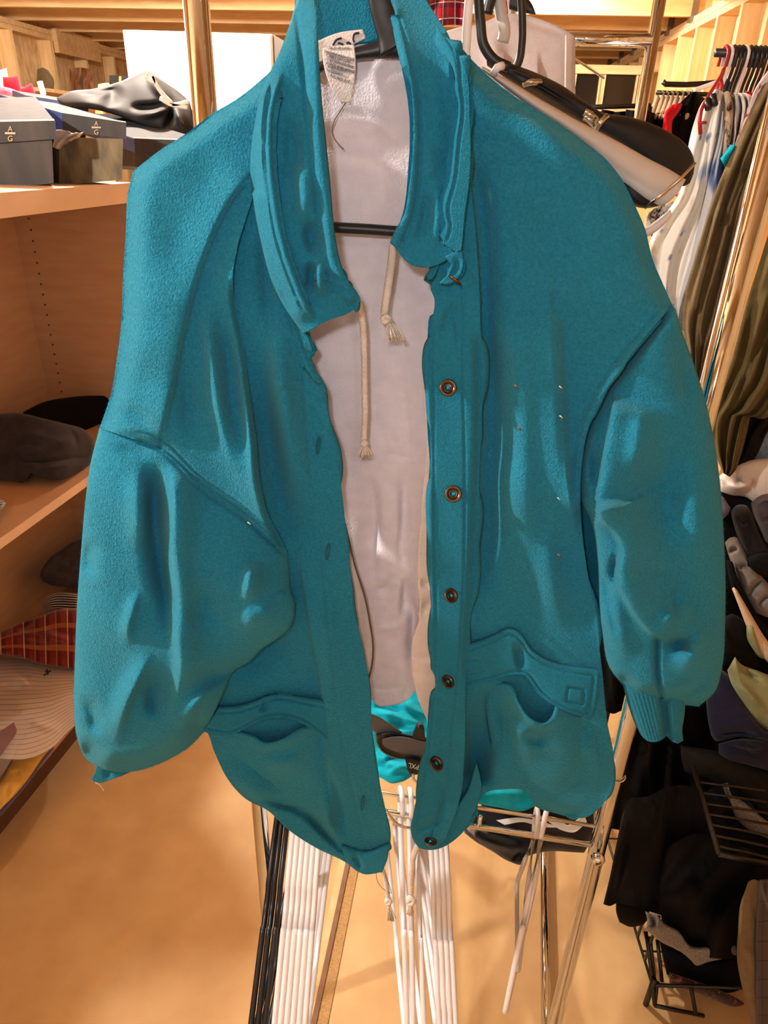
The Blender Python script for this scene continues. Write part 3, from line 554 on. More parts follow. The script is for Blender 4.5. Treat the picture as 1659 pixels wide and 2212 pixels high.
def button(x, y, r, w, sq=1., tilt=0.):
    c = PV(x, y, w); R = r/FPX*w/rays(x, y)[1]; B = M.to_3x3() @ Matrix.Rotation(tilt, 3, 'Z') @ Matrix.Rotation(math.acos(min(1, sq)), 3, 'Y')
    def lathe(prof, n=36):
        V = []; F = []
        for i, (rr, zz) in enumerate(prof):
            for k in range(n): V.append(c+B@Vector((rr*R*math.cos(2*math.pi*k/n), rr*R*math.sin(2*math.pi*k/n), zz*R)))
        for i in range(len(prof)-1):
            for k in range(n): F.append((i*n+k, i*n+(k+1) % n, (i+1)*n+(k+1) % n, (i+1)*n+k))
        return V, F
    v, f = lathe([(0.01, -.1), (.9, -.1), (1, .02), (1, .12), (.93, .2), (.8, .22), (.66, .14), (.58, .04), (.5, .02)]); b = mesh('button', v, f, 'bronze', JK)
    v, f = lathe([(.56, .02), (.5, .10), (.42, .12), (.3, .06), (.01, .04)]); mesh('button_core', v, f, 'button_core', b)
    th = MB()
    for s in (-.1, .1): th.tube([c+B@Vector((s*R, -.2*R, .08*R)), c+B@Vector((s*R, 0, .2*R)), c+B@Vector((s*R, .2*R, .08*R))], .07*R, 6)
    th.build('sewing_thread', 'turquoise', b, True)
for q in ((968, 838, 18.5, .556), (979, 1067, 18.5, .556), (974, 1287, 16.5, .556, .88, .5), (967, 1473, 15.5, .555, .72, .9), (942, 1650, 16.5, .554, .66, .9)): button(*q)
button(930, 1819, 14, .555, .22, 1.5); button(982, 606, 17, .538, .22, .95)
# ---- pocket of the right front
patch('pocket', [(1040, 1490), (1075, 1478), (1098, 1482), (1115, 1510), (1140, 1545), (1172, 1562), (1195, 1552), (1205, 1530), (1240, 1545), (1295, 1555)], [(1090, 1690), (1140, 1715), (1160, 1738), (1210, 1757), (1290, 1740)], [(1040, 1490), (1052, 1560), (1066, 1630), (1090, 1690)], [(1295, 1555), (1312, 1600), (1318, 1660), (1290, 1740)],
      lambda x, y: .582-.024*math.exp(-((x-1170)/85)**2)*max(0, (1780-y)/230), 'teal', JK, 3, [([(1085, 1478), (1110, 1512), (1140, 1552), (1172, 1568), (1198, 1556), (1206, 1535)], .007, 9, 9), ([(1110, 1540), (1130, 1590), (1170, 1640)], .010, 26, 26), ([(1120, 1585), (1160, 1600), (1190, 1580)], -.008, 14, 14), ([(1090, 1640), (1150, 1700), (1210, 1735)], -.004, 8, 10), ([(1070, 1490), (1090, 1560), (1110, 1640)], -.008, 12, 12), ([(1210, 1560), (1230, 1620), (1240, 1700)], .004, 30, 30)], T=.022, edge='ub', solid=.004, noise=.002)
patch('pocket_flap', [(1008, 1397), (1040, 1388), (1070, 1376), (1100, 1362), (1120, 1368), (1148, 1405), (1175, 1424), (1210, 1438), (1250, 1446), (1293, 1452)], [(1004, 1482), (1060, 1470), (1110, 1458), (1134, 1460), (1150, 1478), (1172, 1502), (1200, 1524), (1235, 1542), (1262, 1550), (1275, 1556)], [(1008, 1397), (1006, 1440), (1004, 1482)], [(1293, 1452), (1290, 1500), (1284, 1535), (1275, 1556)],
      lambda x, y: .570-.014*max(0, (y-1440)/100)*math.exp(-((x-1200)/80)**2), 'teal_smooth', JK, 2.4, [([(1010, 1406), (1070, 1385), (1100, 1371), (1116, 1376), (1146, 1414), (1175, 1433), (1250, 1456), (1285, 1460)], -.0022, 2.6, 2.6, (.02, .02)), ([(1006, 1474), (1060, 1462), (1110, 1450), (1136, 1452), (1172, 1494), (1235, 1533), (1268, 1543)], -.0022, 2.6, 2.6, (.02, .02)), ([(1284, 1458), (1278, 1500), (1268, 1545)], -.002, 2.6, 2.6, (.02, .02)),
      ([(1112, 1385), (1118, 1420), (1125, 1455)], -.006, 5, 14), ([(1228, 1484), (1262, 1492), (1258, 1522), (1224, 1514), (1228, 1484)], -.0026, 2.6, 2.6, (0, 0)), ([(1012, 1426), (1036, 1425), (1040, 1450), (1014, 1456)], -.002, 2.6, 2.6, (0, 0))], solid=.005)
# ---- right sleeve
ER = [([(1452, 664), (1400, 728), (1345, 798), (1300, 858), (1268, 928), (1254, 1006), (1252, 1066)], -.010, 8, 10, (0, 0)), ([(1330, 850), (1316, 940), (1300, 1020), (1292, 1078)], .016, 4, 60, (.2, 0)), ([(1270, 960), (1285, 1000), (1280, 1060)], -.008, 10, 14),
      ([(1292, 1080), (1300, 1120), (1330, 1150), (1346, 1185), (1336, 1215), (1334, 1250), (1352, 1290), (1376, 1330), (1420, 1372), (1470, 1375), (1520, 1340)], .022, 5, 70, (.05, .25)), ([(1345, 1190), (1330, 1230), (1338, 1270)], -.014, 12, 6), ([(1395, 860), (1380, 960), (1370, 1050)], .012, 24, 50), ([(1420, 940), (1430, 1080), (1420, 1220)], -.010, 50, 50),
      ([(1480, 1000), (1500, 1150), (1500, 1260)], .006, 40, 30), ([(1420, 1376), (1418, 1420), (1422, 1470), (1430, 1512)], -.010, 5, 5, (.02, .02)), ([(1530, 1345), (1510, 1370), (1490, 1420), (1470, 1470)], .012, 24, 30), ([(1440, 1370), (1480, 1390), (1500, 1390)], -.012, 20, 20), ([(1310, 1260), (1330, 1360), (1360, 1440)], .010, 26, 20), ([(1300, 1200), (1315, 1300), (1345, 1420)], -.006, 10, 12),
      ([(1455, 690), (1480, 800), (1490, 900)], -.008, 18, 24), ([(1430, 1505), (1480, 1500), (1530, 1470)], -.006, 14, 14), ([(1420, 1310), (1460, 1330), (1500, 1310)], .008, 26, 20)]
patch('sleeve', [(1440, 672), (1451, 657), (1461, 676)], [(1345, 1480), (1372, 1500), (1430, 1513), (1480, 1522), (1510, 1526)],
      [(1440, 672), (1400, 722), (1345, 792), (1300, 852), (1266, 922), (1250, 1000), (1246, 1050), (1258, 1085), (1276, 1125), (1290, 1200), (1294, 1290), (1302, 1370), (1316, 1440), (1345, 1480)], [(1461, 676), (1475, 720), (1500, 790), (1525, 870), (1542, 950), (1555, 1040), (1563, 1150), (1567, 1250), (1566, 1350), (1560, 1440), (1545, 1492), (1510, 1526)],
      lambda x, y: .568-.02*min(1, max(0, (y-900)/300)), 'teal', JK, 3.2, ER+[([(1345, 1482), (1372, 1504), (1430, 1517), (1480, 1526), (1512, 1528)], -.022, 18, 18, (0, 0))], T=.032, back=.10, edge='u', p=2.5, noise=.002)
patch('cuff', [(1342, 1462), (1400, 1476), (1440, 1480), (1482, 1490)], [(1384, 1588), (1398, 1600), (1412, 1603), (1430, 1598), (1440, 1590), (1450, 1600), (1463, 1606), (1476, 1600)], [(1342, 1462), (1356, 1520), (1370, 1560), (1384, 1588)], [(1482, 1490), (1478, 1550), (1474, 1575), (1476, 1600)],
      .566, 'teal_smooth', JK, 2.2, [([(1432, 1510), (1436, 1550), (1440, 1592)], -.012, 8, 10, (0, 0))]+[([(1352+k*9, 1490), (1390+k*6.6, 1598)], -.0012, 2, 2, (.1, 0)) for k in range(14)], T=.02, edge='u', back=.03)
patch('gusset', [(1225, 1040), (1262, 1070), (1300, 1080)], [(1278, 1330), (1288, 1335), (1296, 1325)], [(1225, 1040), (1255, 1200), (1278, 1330)], [(1300, 1080), (1298, 1200), (1296, 1325)], .635, 'teal', JK, 3.2, [([(1262, 1085), (1256, 1160), (1250, 1200)], -.004, 4, 4)], solid=.005)
# ---- collar, right wing
IR = [([(862, 40), (893, 150), (908, 260), (905, 360), (888, 480), (868, 525)], -.004, 5, 5, (0, .02)), ([(850, 30), (882, 150), (897, 260), (893, 350), (876, 470), (852, 522)], .005, 12, 16, (0, 0)), ([(925, 60), (955, 150), (974, 260), (962, 400), (945, 500)], -.0055, 22, 18),
      ([(925, 400), (915, 480), (895, 545)], -.005, 10, 10), ([(940, 380), (945, 470), (935, 550)], .005, 10, 14), ([(905, 300), (925, 330), (930, 400)], .004, 14, 14)]+[([(852+4*k, 500-34*k), (880+3*k, 496-34*k)], -.0018, 5, 5) for k in range(7)]
patch('collar', [(846, -30), (880, -35), (905, -20)], [(842, 524), (856, 538), (866, 552), (885, 570), (915, 578), (945, 572), (966, 560), (980, 545)],
      [(846, -30), (862, 50), (880, 130), (892, 230), (892, 320), (884, 400), (872, 465), (852, 500), (842, 524)], [(905, -20), (940, 30), (970, 78), (988, 140), (1000, 220), (1000, 320), (994, 420), (984, 490), (980, 545)],
      lambda x, y: .546+.050*max(0, (120-y)/150), 'teal_smooth', JK, 3, IR, solid=.006, noise=.0008)['label'] = 'wing of the collar with stitched cord channel'
patch('collar_band', [(942, 56), (958, 76), (976, 98)], [(957, 526), (972, 536), (988, 544), (997, 540)], [(942, 56), (972, 104), (988, 187), (993, 237), (985, 306), (976, 390), (961, 455), (966, 490), (957, 526)],
      [(976, 98), (998, 132), (1010, 170), (1015, 250), (1014, 390), (1004, 465), (1000, 510), (997, 540)], lambda x, y: .5375+.052*max(0, (120-y)/150), 'teal_smooth', JK, 2.4, [([(956, 50), (983, 92), (995, 187), (1000, 237), (992, 306), (983, 390), (968, 455), (973, 490), (964, 522)], -.0024, 3, 3, (.02, .02))], solid=.007)
patch('collar_tab', [(962, 556), (978, 548), (998, 542)], [(950, 612), (966, 614), (984, 606)], [(962, 556), (975, 572), (970, 590), (950, 612)], [(998, 542), (1001, 566), (996, 590), (984, 606)], .540, 'teal_smooth', JK, 2.4, [([(984, 552), (986, 575), (972, 600)], -.004, 4, 6)], solid=.006)
# ---- drawstrings
def drawstring(pts, w, r, knot=None, tassel=None, spread=1.):
    c = cr(pts, 90); q = [P(x, y, w) for x, y in c]
    V, F = tube_geo(q, [r*(1+.10*math.sin(i*1.9)) for i in range(len(q))], 10); d = mesh('drawstring', V, F, 'cord', JK)
    if knot:
        kx, ky, kr = knot; k0 = PV(kx, ky, w-.003); s = kr/FPX*w/rays(kx, ky)[1]
        k = MB()
        for a0, tl in ((0, .5), (1.2, -.6), (2.2, .9)):
            k.tube([k0+M.to_3x3()@(Matrix.Rotation(tl, 3, 'X')@Matrix.Rotation(a0, 3, 'Z')@Vector((s*.6*math.cos(a), s*.5*math.sin(a), s*.2*math.sin(2*a)))) for a in np.linspace(0, 6.283, 25)[:-1]], s*.42, 8, closed=True)
        k.build('knot', 'cord', d, True)
    if tassel:
        tx, ty, ex, ey = tassel; m_ = MB(); rs = np.random.default_rng(int(tx))
        for i in range(34):
            o = rs.normal(0, 1, 2); L = rs.uniform(.8, 1.05)
            pp = [(tx+o[0]*1.5, ty, w-.003+o[1]*.001), (tx+(ex-tx)*.5+o[0]*5*spread, ty+(ey-ty)*.45, w-.006+o[1]*.003), (tx+(ex-tx)+o[0]*7*spread, ty+(ey-ty)*L, w-.004+o[1]*.004)]
            m_.tube([P(*z) for z in cr(pp, 7)], .0006, 5)
        m_.build('tassel', 'cord', d, True)
drawstring([(850, 528), (846, 570), (840, 610), (834, 650), (830, 682)], .598, .0034, (834, 690, 13), (842, 696, 852, 737), 1.2)
drawstring([(776, 652), (784, 700), (787, 760), (788, 830), (789, 900), (786, 952)], .604, .0030, (787, 958, 9), (787, 962, 786, 989), .9)
drawstring([(824, 1874), (830, 1890), (835, 1915), (838, 1938)], .572, .0028, (839, 1947, 9), (840, 1955, 845, 1989), .7)
drawstring([(902, 1826), (893, 1850), (889, 1880), (888, 1930)], .565, .0034, (888, 1945, 12), (886, 1950, 886, 1978), .5)
tube('loose_thread', [P(x, y, .57) for x, y in cr([(812, 1880), (816, 1905), (830, 1922), (846, 1930), (840, 1910), (828, 1882)], 40)], .00035, 'teal_dark', JK, 5)
for x, y, c in ((1208, 1199, 'floor_strip'), (1115, 834, 'floor_strip'), (1212, 900, 'cord'), (1211, 836, 'cord'), (1207, 1077, 'cord'), (1121, 925, 'floor_strip'), (538, 1130, 'lining_edge')):
    tube('lint', [P(x-3, y-2, .552 if x > 600 else .525), P(x, y, .551 if x > 600 else .524), P(x+3, y+3, .552 if x > 600 else .525)], .0009 if c == 'floor_strip' else .0005, c, JK, 6)
for o_ in list(JK.children):
    if o_.name.split('.')[0] in ('sleeve', 'shoulder_panel'): fuzz(o_, 26000)
    elif o_.name.split('.')[0] == 'front_panel': fuzz(o_, 14000, .0014)
# ---- the hanger it hangs on
HG = thing('coat_hanger', 'black plastic hanger inside the teal jacket, its bar across the pale lining', 'hanger', PV(800, 100, .63))
hkp = cr([(700, -190), (735, -240), (790, -240), (818, -190), (812, -90), (815, -20), (832, 35), (850, 72), (862, 100)], 60)
tube('hook', [P(x, y, .628) for x, y in hkp], [float(np.interp(y, [-20, 35, 72, 100], [.0072, .0095, .0125, .016])) for x, y in hkp], 'black_plastic', HG, 16, flat=.35, up=(1, 0, 0))
patch('shoulder_body', [(560, 215), (640, 165), (700, 128), (760, 104), (790, 95), (812, 88), (832, 76), (850, 62), (885, 62), (905, 92), (960, 125), (1060, 195)],
      [(556, 245), (640, 193), (700, 153), (768, 131), (800, 128), (830, 127), (860, 127), (900, 136), (960, 162), (1058, 235)], [(560, 215), (556, 245)], [(1060, 195), (1058, 235)], .628, 'black_plastic', HG, 4, T=.006, edge='v', back=.008, p=2.2)
tube('trouser_bar', [P(x, y, .618) for x, y in cr([(560, 480), (640, 484), (720, 491), (790, 495), (865, 500), (960, 500), (1050, 494)], 40)], .0042, 'black_plastic', HG, 12)
for pts in ([(560, 230), (420, 350), (400, 410), (430, 450), (560, 480)], [(1058, 212), (1230, 360), (1260, 420), (1200, 470), (1050, 494)]):
    tube('arm', [P(x, y, .628-.010*(i/40)) for i, (x, y) in enumerate(cr(pts, 41))], .007, 'black_plastic', HG, 12)
# ================================================================ chrome garment rack
def WZ(z):
    def g(x, y):
        r = rays(x, y); return (z-EYE)/r[..., 2]*r[..., 1]
    return g
NR, NL = PV(1290, 1835, .74), PV(560, 1740, .824); FRp = PV(1410, 90, 1.73)
e2 = Vector((FRp.x-NR.x, FRp.y-NR.y, 0)); FL = NL+e2; e1 = Vector((NR.x-NL.x, NR.y-NL.y, 0)).normalized(); e2n = e2.normalized()
def at(p, z): return Vector((p.x, p.y, z))
RK = thing('garment_rack', 'chrome four post garment rack with a wire shelf behind the teal jacket', 'rack', ((NR.x+FL.x)/2, (NR.y+FL.y)/2, 0))
for p, h in ((NR, 2.0), (NL, 2.0), (NR+e2, 2.0), (FL, 2.0)): tube('post', [at(p, .0), at(p, h)], .0125, 'chrome', RK, 24)
for p in (NR, NL): tube('base_rail', [at(p, .035), at(p+e2, .035)], .009, 'chrome', RK, 14)
for p, q in ((NL, NR), (FL, NR+e2)): tube('top_bar', [at(p, 1.93), at(q, 1.93)], .0125, 'chrome', RK, 16)
tube('cross_bar', [PV(1110, 82, 1.78), PV(1250, 84, 1.757), PV(1408, 88, 1.73)], .0135, 'chrome', RK, 16)
tube('bracket', [PV(1112, 96, 1.77), PV(1108, 60, 1.77), PV(1100, 0, 1.77), PV(1092, -60, 1.77)], .012, 'chrome', RK, 14, flat=.5)
hk = PV(735, -236, .628)
tube('face_out_arm', [Vector((hk.x, .45, hk.z-.02)), Vector((hk.x, .815, hk.z-.02)), Vector((hk.x, .815, 1.93))], .008, 'chrome', RK, 12)
ZS = .647
for p in (NR, NL): tube('top_bar', [at(p, 1.93), at(p+e2, 1.93)], .010, 'chrome', RK, 14)
mid = (NL+NR)*.5
tube('hang_bar', [at(mid, 1.93), at(mid+e2, 1.93)], .010, 'chrome', RK, 14)
tube('side_rail', [at(NR, .97), at(NR+e2, .97)], .006, 'chrome', RK, 10)
sh = tube('front_rail', [at(NL, ZS), at(NR, ZS)], .0048, 'chrome', RK, 12)
tube('front_rail', [at(NL, ZS+.042), at(NR, ZS+.042)], .003, 'chrome', RK, 10)
for i in range(1, 5):
    tube('shelf_wire', [at(NL+e2n*(.09*i), ZS+.004), at(NR+e2n*(.09*i), ZS+.004)], .0022, 'chrome', RK, 8)
for p in (NR, NL):
    for dz in (0, .022, .042): tube('side_rail', [at(p, ZS+dz), at(p+e2, ZS+dz)], .0028, 'chrome', RK, 8)
for t in (.665, .25): tube('stop_pin', [at(NL+(NR-NL)*t, ZS), at(NL+(NR-NL)*t, ZS+.026)], .0036, 'chrome', RK, 10)
c = at(NR, .638)-e2n*.0125
bl = MB(); bl.tube([c, c-e2n*.006, c-e2n*.010, c-e2n*.0125], [.0105, .0105, .008, .002], 20); b = bl.build('bolt', 'chrome', RK, True)
x = MB(); x.tube([c-e2n*.0126-Vector((.004, 0, .002)), c-e2n*.0126+Vector((.004, 0, .002))], .0014, 6); x.build('bolt_slot', 'laminate_dark', b)
tube('collar_ring', [at(NR, .80)+Vector((.0135*math.cos(a), .0135*math.sin(a), 0)) for a in np.linspace(0, 6.283, 31)[:-1]], .0012, 'chrome', RK, 6, closed=True)
# ---- empty hangers hooked on the rack shelf, seen end on
def rail_pt(px, py, z):
    r = rays(px, py); k = r[0]/r[1]; d = (NR-NL); L = (k*NL.y-NL.x)/(d.x-k*d.y)
    p = NL+d*L; return at(p, z)
def end_on_hanger(label, top, tip, wt, m, group, r=.0042, z=ZS+.008):
    A = rail_pt(top[0], top[1], z); B = PV(tip[0], tip[1], wt); q = Vector((B.x-A.x, B.y-A.y, 0)); s = q.length; q.normalize(); t = A.z-B.z
    t0 = thing('tubular_hanger', label, 'hanger', A, group)
    S = lambda a, h: A+q*a+Vector((0, 0, h))
    tube('hook', [S(a, h) for a, h in cr([(.022, -.022), (.018, -.004), (0, .004), (-.018, -.006), (-.016, -.03), (0, -.052)], 26)], r*.9, m, t0, 10)
    off = q.cross(Vector((0, 0, 1)))*.006
    pts = [(0, -.052)]
    for f, dh in ((.30, 0), (.33, 0), (.345, -.008), (.50, -.008), (.515, 0), (.54, 0), (.9, 0)): pts.append((s*f, -.052-(t-.052)*f+dh))
    pts += [(s*1.0, -t-.004), (s*1.02, -t-.016), (s*.97, -t-.026), (s*.5, -t-.028), (-s*.5, -t-.028), (-s*.97, -t-.026), (-s*1.02, -t-.016), (-s, -t-.004), (-s*.5, -.052-(t-.052)*.5)]
    tube('frame', [S(a, h) for a, h in pts], r, m, t0, 10, closed=True)
for i, (a, b) in enumerate(((598, 536), (609, 551), (621, 567))):
    end_on_hanger('black tubular hanger on the lower rail, %s of the three black ones' % ('leftmost', 'middle', 'rightmost')[i], (a, 1735), (b, 2262), .575, 'black_plastic', 'empty black hangers on the rack', .0046)
od = ('leftmost', 'second from left', 'third from left', 'third from right', 'second from right', 'rightmost')
for i in range(6):
    end_on_hanger('white hanger beside the black hangers, %s of the six' % od[i], (634+i*11.5, 1735), (588+i*13.5, 2262), .575, 'white_plastic', 'white hangers beside the black hangers', .0046)
for i, (a, b, l) in enumerate(((868, 881, 'white hanger hooked below the PXL tag, left one of the pair'), (888, 894, 'white hanger hooked below the PXL tag, right one of the pair'), (906, 918, 'white hanger just right of the pair hooked below the PXL tag'))):
    end_on_hanger(l, (a, 1700), (b, 2255), .585, 'white_plastic', 'white hangers under the jacket opening', .0044, ZS+.046 if i < 2 else ZS+.008)
for i in range(4):
    end_on_hanger('greyish white hanger below the jacket front, %s of four close together' % ('leftmost', 'second from left', 'second from right', 'rightmost')[i], (936+i*12, 1735), (951+i*12, 2255), .585, 'white_plastic', 'white hangers under the right jacket front', .0040)
end_on_hanger('white hanger at the right end of the wire shelf, right one of the pair', (1183, 1735), (1094, 2170), .645, 'white_plastic', 'white hangers at the right shelf end', .0044, ZS+.046)
end_on_hanger('shaded white hanger at the right end of the wire shelf, left one of the pair', (1166, 1735), (1122, 2080), .68, 'grey_plastic', 'white hangers at the right shelf end', .004, ZS+.046)  # white hanger whose shade is put into the colour as grey plastic
# ---- garments lying on the wire shelf
tq = patch('fleece_garment', [(770, 1470), (860, 1478), (960, 1500), (1090, 1660), (1165, 1690)], [(800, 1672), (822, 1680), (845, 1692), (870, 1688), (900, 1672), (960, 1700), (1040, 1738), (1080, 1745), (1130, 1752), (1155, 1742)], [(770, 1470), (790, 1570), (800, 1672)], [(1165, 1690), (1168, 1715), (1155, 1742)],
      lambda x, y: .775+.21*max(0, (1740-y)/260), 'turquoise', None, 3, [([(800, 1535), (850, 1545), (900, 1560), (925, 1560)], .014, 10, 8), ([(800, 1525), (840, 1530), (880, 1548)], -.014, 6, 10), ([(800, 1570), (860, 1580), (930, 1572)], .010, 12, 8), ([(810, 1630), (850, 1650), (900, 1648)], .010, 9, 9), ([(810, 1660), (850, 1640), (890, 1655)], -.010, 6, 6), ([(830, 1680), (860, 1660), (900, 1668)], .009, 7, 7), ([(870, 1505), (890, 1530), (925, 1550)], .010, 8, 8), ([(1040, 1720), (1090, 1715), (1140, 1725)], .01, 14, 14)], T=.03, edge='ub', back=.10, noise=.004)
tag(tq, 'bright turquoise fleece garment crumpled on the wire shelf under the PXL hanger', 'garment')
bp = patch('printed_tee', [(1000, 1770), (1050, 1735), (1130, 1735), (1200, 1745), (1292, 1748)], [(1004, 1800), (1030, 1820), (1062, 1838), (1098, 1860), (1124, 1868), (1140, 1850), (1165, 1842), (1262, 1842)], [(1000, 1770), (1000, 1786), (1004, 1800)], [(1292, 1748), (1285, 1800), (1262, 1842)],
      lambda x, y: .86-.05*max(0, (y-1760)/100), 'print_black', None, 3, [([(1010, 1800), (1060, 1820), (1130, 1838)], .012, 8, 14), ([(1020, 1790), (1090, 1805), (1150, 1830)], -.010, 8, 10), ([(1100, 1862), (1120, 1845), (1140, 1838)], -.012, 8, 8), ([(1090, 1770), (1180, 1780), (1260, 1800)], .006, 12, 12)], T=.03, edge='ub', back=.06, noise=.003)
tag(bp, 'black garment with a white print hanging from the right side of the wire shelf', 'garment')
tw = lambda x, y: .845-.05*max(0, (y-1760)/100)
for tp_, bt_ in (([(1072, 1772), (1120, 1766), (1160, 1772), (1200, 1784)], [(1090, 1782), (1130, 1776), (1168, 1786), (1204, 1788)]), ([(1168, 1762), (1205, 1768), (1225, 1782), (1262, 1760)], [(1186, 1776), (1210, 1792), (1240, 1798), (1268, 1776)])):
    patch('white_print', tp_, bt_, [tp_[0], bt_[0]], [tp_[-1], bt_[-1]], tw, 'tag_white', bp, 2.5, solid=.001)
ph = thing('size_hanger', 'upside down black plastic hanger with a white PXL size tag on turquoise fleece', 'hanger', PV(860, 1610, .79))
patch('recessed_body', [(812, 1585), (830, 1580), (880, 1586), (935, 1594)], [(822, 1622), (840, 1634), (880, 1642), (930, 1652)], [(812, 1585), (814, 1606), (822, 1622)], [(935, 1594), (940, 1620), (930, 1652)], .792, 'black_plastic', ph, 2.5, [([(820, 1589), (840, 1584), (930, 1598)], .004, 3, 3, (0, 0)), ([(818, 1590), (817, 1605), (824, 1620), (842, 1631), (925, 1648)], .004, 3, 3, (0, 0))], T=.008, edge='uv', p=4, back=.012)
patch('recess', [(827, 1597), (843, 1593), (935, 1606)], [(830, 1612), (847, 1621), (930, 1637)], [(827, 1597), (826, 1604), (830, 1612)], [(935, 1606), (935, 1622), (930, 1637)], .7862, 'black_lit', ph, 3, solid=.001)
patch('arm', [(790, 1538), (810, 1544), (835, 1558), (870, 1582)], [(792, 1572), (806, 1580), (820, 1590), (850, 1594)], [(790, 1538), (792, 1572)], [(870, 1582), (850, 1594)], .797, 'black_lit', ph, 3, [([(790, 1540), (812, 1546), (838, 1562), (866, 1582)], .004, 2.5, 2.5, (0, 0))], T=.006, edge='v', back=.01)
patch('clip', [(892, 1592), (904, 1570), (914, 1572), (918, 1592)], [(892, 1596), (906, 1598), (918, 1598)], [(892, 1592), (892, 1596)], [(918, 1592), (918, 1598)], .785, 'black_plastic', ph, 2, solid=.01)
tg = patch('size_tag', [(875, 1640), (892, 1643), (912, 1647)], [(881, 1665), (893, 1665), (908, 1664)], [(875, 1640), (881, 1665)], [(912, 1647), (908, 1664)], .776, 'black_satin', ph, 2, solid=.006)
text_px('tag_text', 'PXL', (905, 1652), (883, 1648), 11, .7752, 'tag_white', tg)
patch('tag_foot', [(882, 1665), (895, 1665), (906, 1664)], [(885, 1674), (895, 1674), (903, 1673)], [(882, 1665), (885, 1674)], [(906, 1664), (903, 1673)], .777, 'black_plastic', ph, 2, solid=.006)
tube('hook', [P(x, y, w) for x, y, w in cr([(892, 1670, .775), (893, 1682, .772), (904, 1694, .768), (925, 1712, .76), (932, 1745, .75), (915, 1780, .742), (886, 1788, .738), (858, 1780, .736), (842, 1762, .736), (835, 1750, .738)], 50)], .0023, 'chrome', ph, 10)
# ---- wide coat hangers crowding behind the right shoulder
wh = thing('coat_hanger', 'black wide shouldered coat hanger showing above the right shoulder of the jacket', 'hanger', PV(1060, 60, .70))
tube('neck_loop', [P(x, y, .70) for x, y in cr([(1030, -120), (1033, -20), (1038, 50), (1046, 100), (1068, 130), (1100, 146)], 40)], .0042, 'black_plastic', wh, 14)
tube('neck_loop', [P(x, y, .715) for x, y in cr([(1124, -30), (1128, 40), (1127, 95), (1120, 135), (1112, 150)], 30)], .0034, 'black_plastic', wh, 12)
patch('arm', [(1050, 112), (1100, 135), (1160, 158), (1220, 188), (1262, 218), (1300, 242), (1360, 252), (1420, 272), (1468, 298)], [(1052, 142), (1110, 180), (1180, 222), (1250, 262), (1320, 300), (1400, 352), (1450, 388), (1478, 402), (1490, 396)], [(1050, 112), (1052, 142)], [(1468, 298), (1492, 325), (1500, 350), (1498, 375), (1490, 396)], .70, 'black_satin', wh, 3.5, [([(1110, 165), (1180, 205), (1250, 245)], .005, 6, 6), ([(1080, 135), (1170, 180), (1260, 235)], .004, 5, 8)], T=.014, edge='vr', back=.03, p=2.2)
for a, b in (((1285, 282), (1312, 250)), ((1168, 178), (1130, 182))): tube('rail_clip', [PV(*a, .690), PV((a[0]+b[0])/2, (a[1]+b[1])/2-3, .686), PV(*b, .690)], .0024, 'clear_clip', wh, 8)
gh = thing('coat_hanger', 'pale grey wide coat hanger arm lying just above the right shoulder of the jacket', 'hanger', PV(1100, 60, .66))
patch('arm', [(1040, 142), (1090, 168), (1150, 204), (1210, 240), (1270, 272), (1340, 308), (1400, 342), (1450, 368), (1482, 388)], [(1044, 154), (1090, 190), (1150, 235), (1210, 275), (1270, 322), (1320, 372), (1360, 402), (1400, 432), (1428, 446)], [(1040, 142), (1044, 154)], [(1482, 388), (1470, 408), (1450, 432), (1428, 446)], .66, 'grey_plastic', gh, 3.5, T=.014, edge='v', back=.03, p=2.2)
tube('neck', [P(x, y, .665) for x, y in cr([(1020, -60), (1014, 0), (1008, 80), (1010, 140), (1040, 160)], 30)], .0036, 'white_plastic', gh, 10)
tube('edge_clip', [PV(1502, 352, .655), PV(1470, 386, .653), PV(1432, 418, .653), PV(1392, 450, .655)], .0014, 'clear_clip', gh, 8)
tube('rail_clip', [PV(1066, 160, .653), PV(1074, 146, .65), PV(1086, 142, .653)], .003, 'white_plastic', gh, 8)
bh = patch('coat_hanger', [(1340, 385), (1370, 398), (1410, 420), (1436, 432)], [(1350, 420), (1372, 446), (1396, 450), (1422, 446)], [(1340, 385), (1350, 420)], [(1436, 432), (1432, 440), (1422, 446)], .68, 'black_satin', None, 3, T=.012, edge='ub', back=.025, p=2.2)
tag(bh, 'dark end of a coat hanger peeping out under the pale grey hanger arm', 'hanger')
wh2 = patch('coat_hanger', [(1370, 500), (1400, 488), (1425, 470), (1448, 452)], [(1376, 520), (1406, 508), (1432, 488), (1452, 466)], [(1370, 500), (1376, 520)], [(1448, 452), (1452, 466)], .70, 'white_plastic', None, 3, T=.008, edge='uv', back=.02)
tag(wh2, 'white coat hanger end beside the jacket shoulder, lowest of the hanger ends', 'hanger')
ch = thing('trouser_hanger', 'black clip hanger with chrome stem at the top centre right of the photo', 'hanger', PV(1085, 30, .76))
tube('stem', [P(x, y, .78) for x, y in cr([(1072, -20), (1082, 30), (1090, 70), (1086, 92)], 20)], .0055, 'grey_plastic', ch, 10)
patch('arm', [(1100, -20), (1130, -14), (1150, 10), (1158, 30)], [(1100, 20), (1118, 26), (1140, 30), (1158, 32)], [(1100, -20), (1100, 20)], [(1158, 30), (1158, 32)], .80, 'black_plastic', ch, 3, T=.005, edge='v', back=.01)
tube('clip', [P(x, y, .77) for x, y in cr([(1052, 30), (1056, 12), (1062, -10), (1060, -40)], 14)], .005, 'black_plastic', ch, 10)
for pts in ([(1262, 242), (1276, 248), (1290, 262)], [(1262, 252), (1274, 258), (1286, 270)]):
    tube('clip', [P(x, y, .694) for x, y in pts], .003, 'clear_clip', ch, 8)
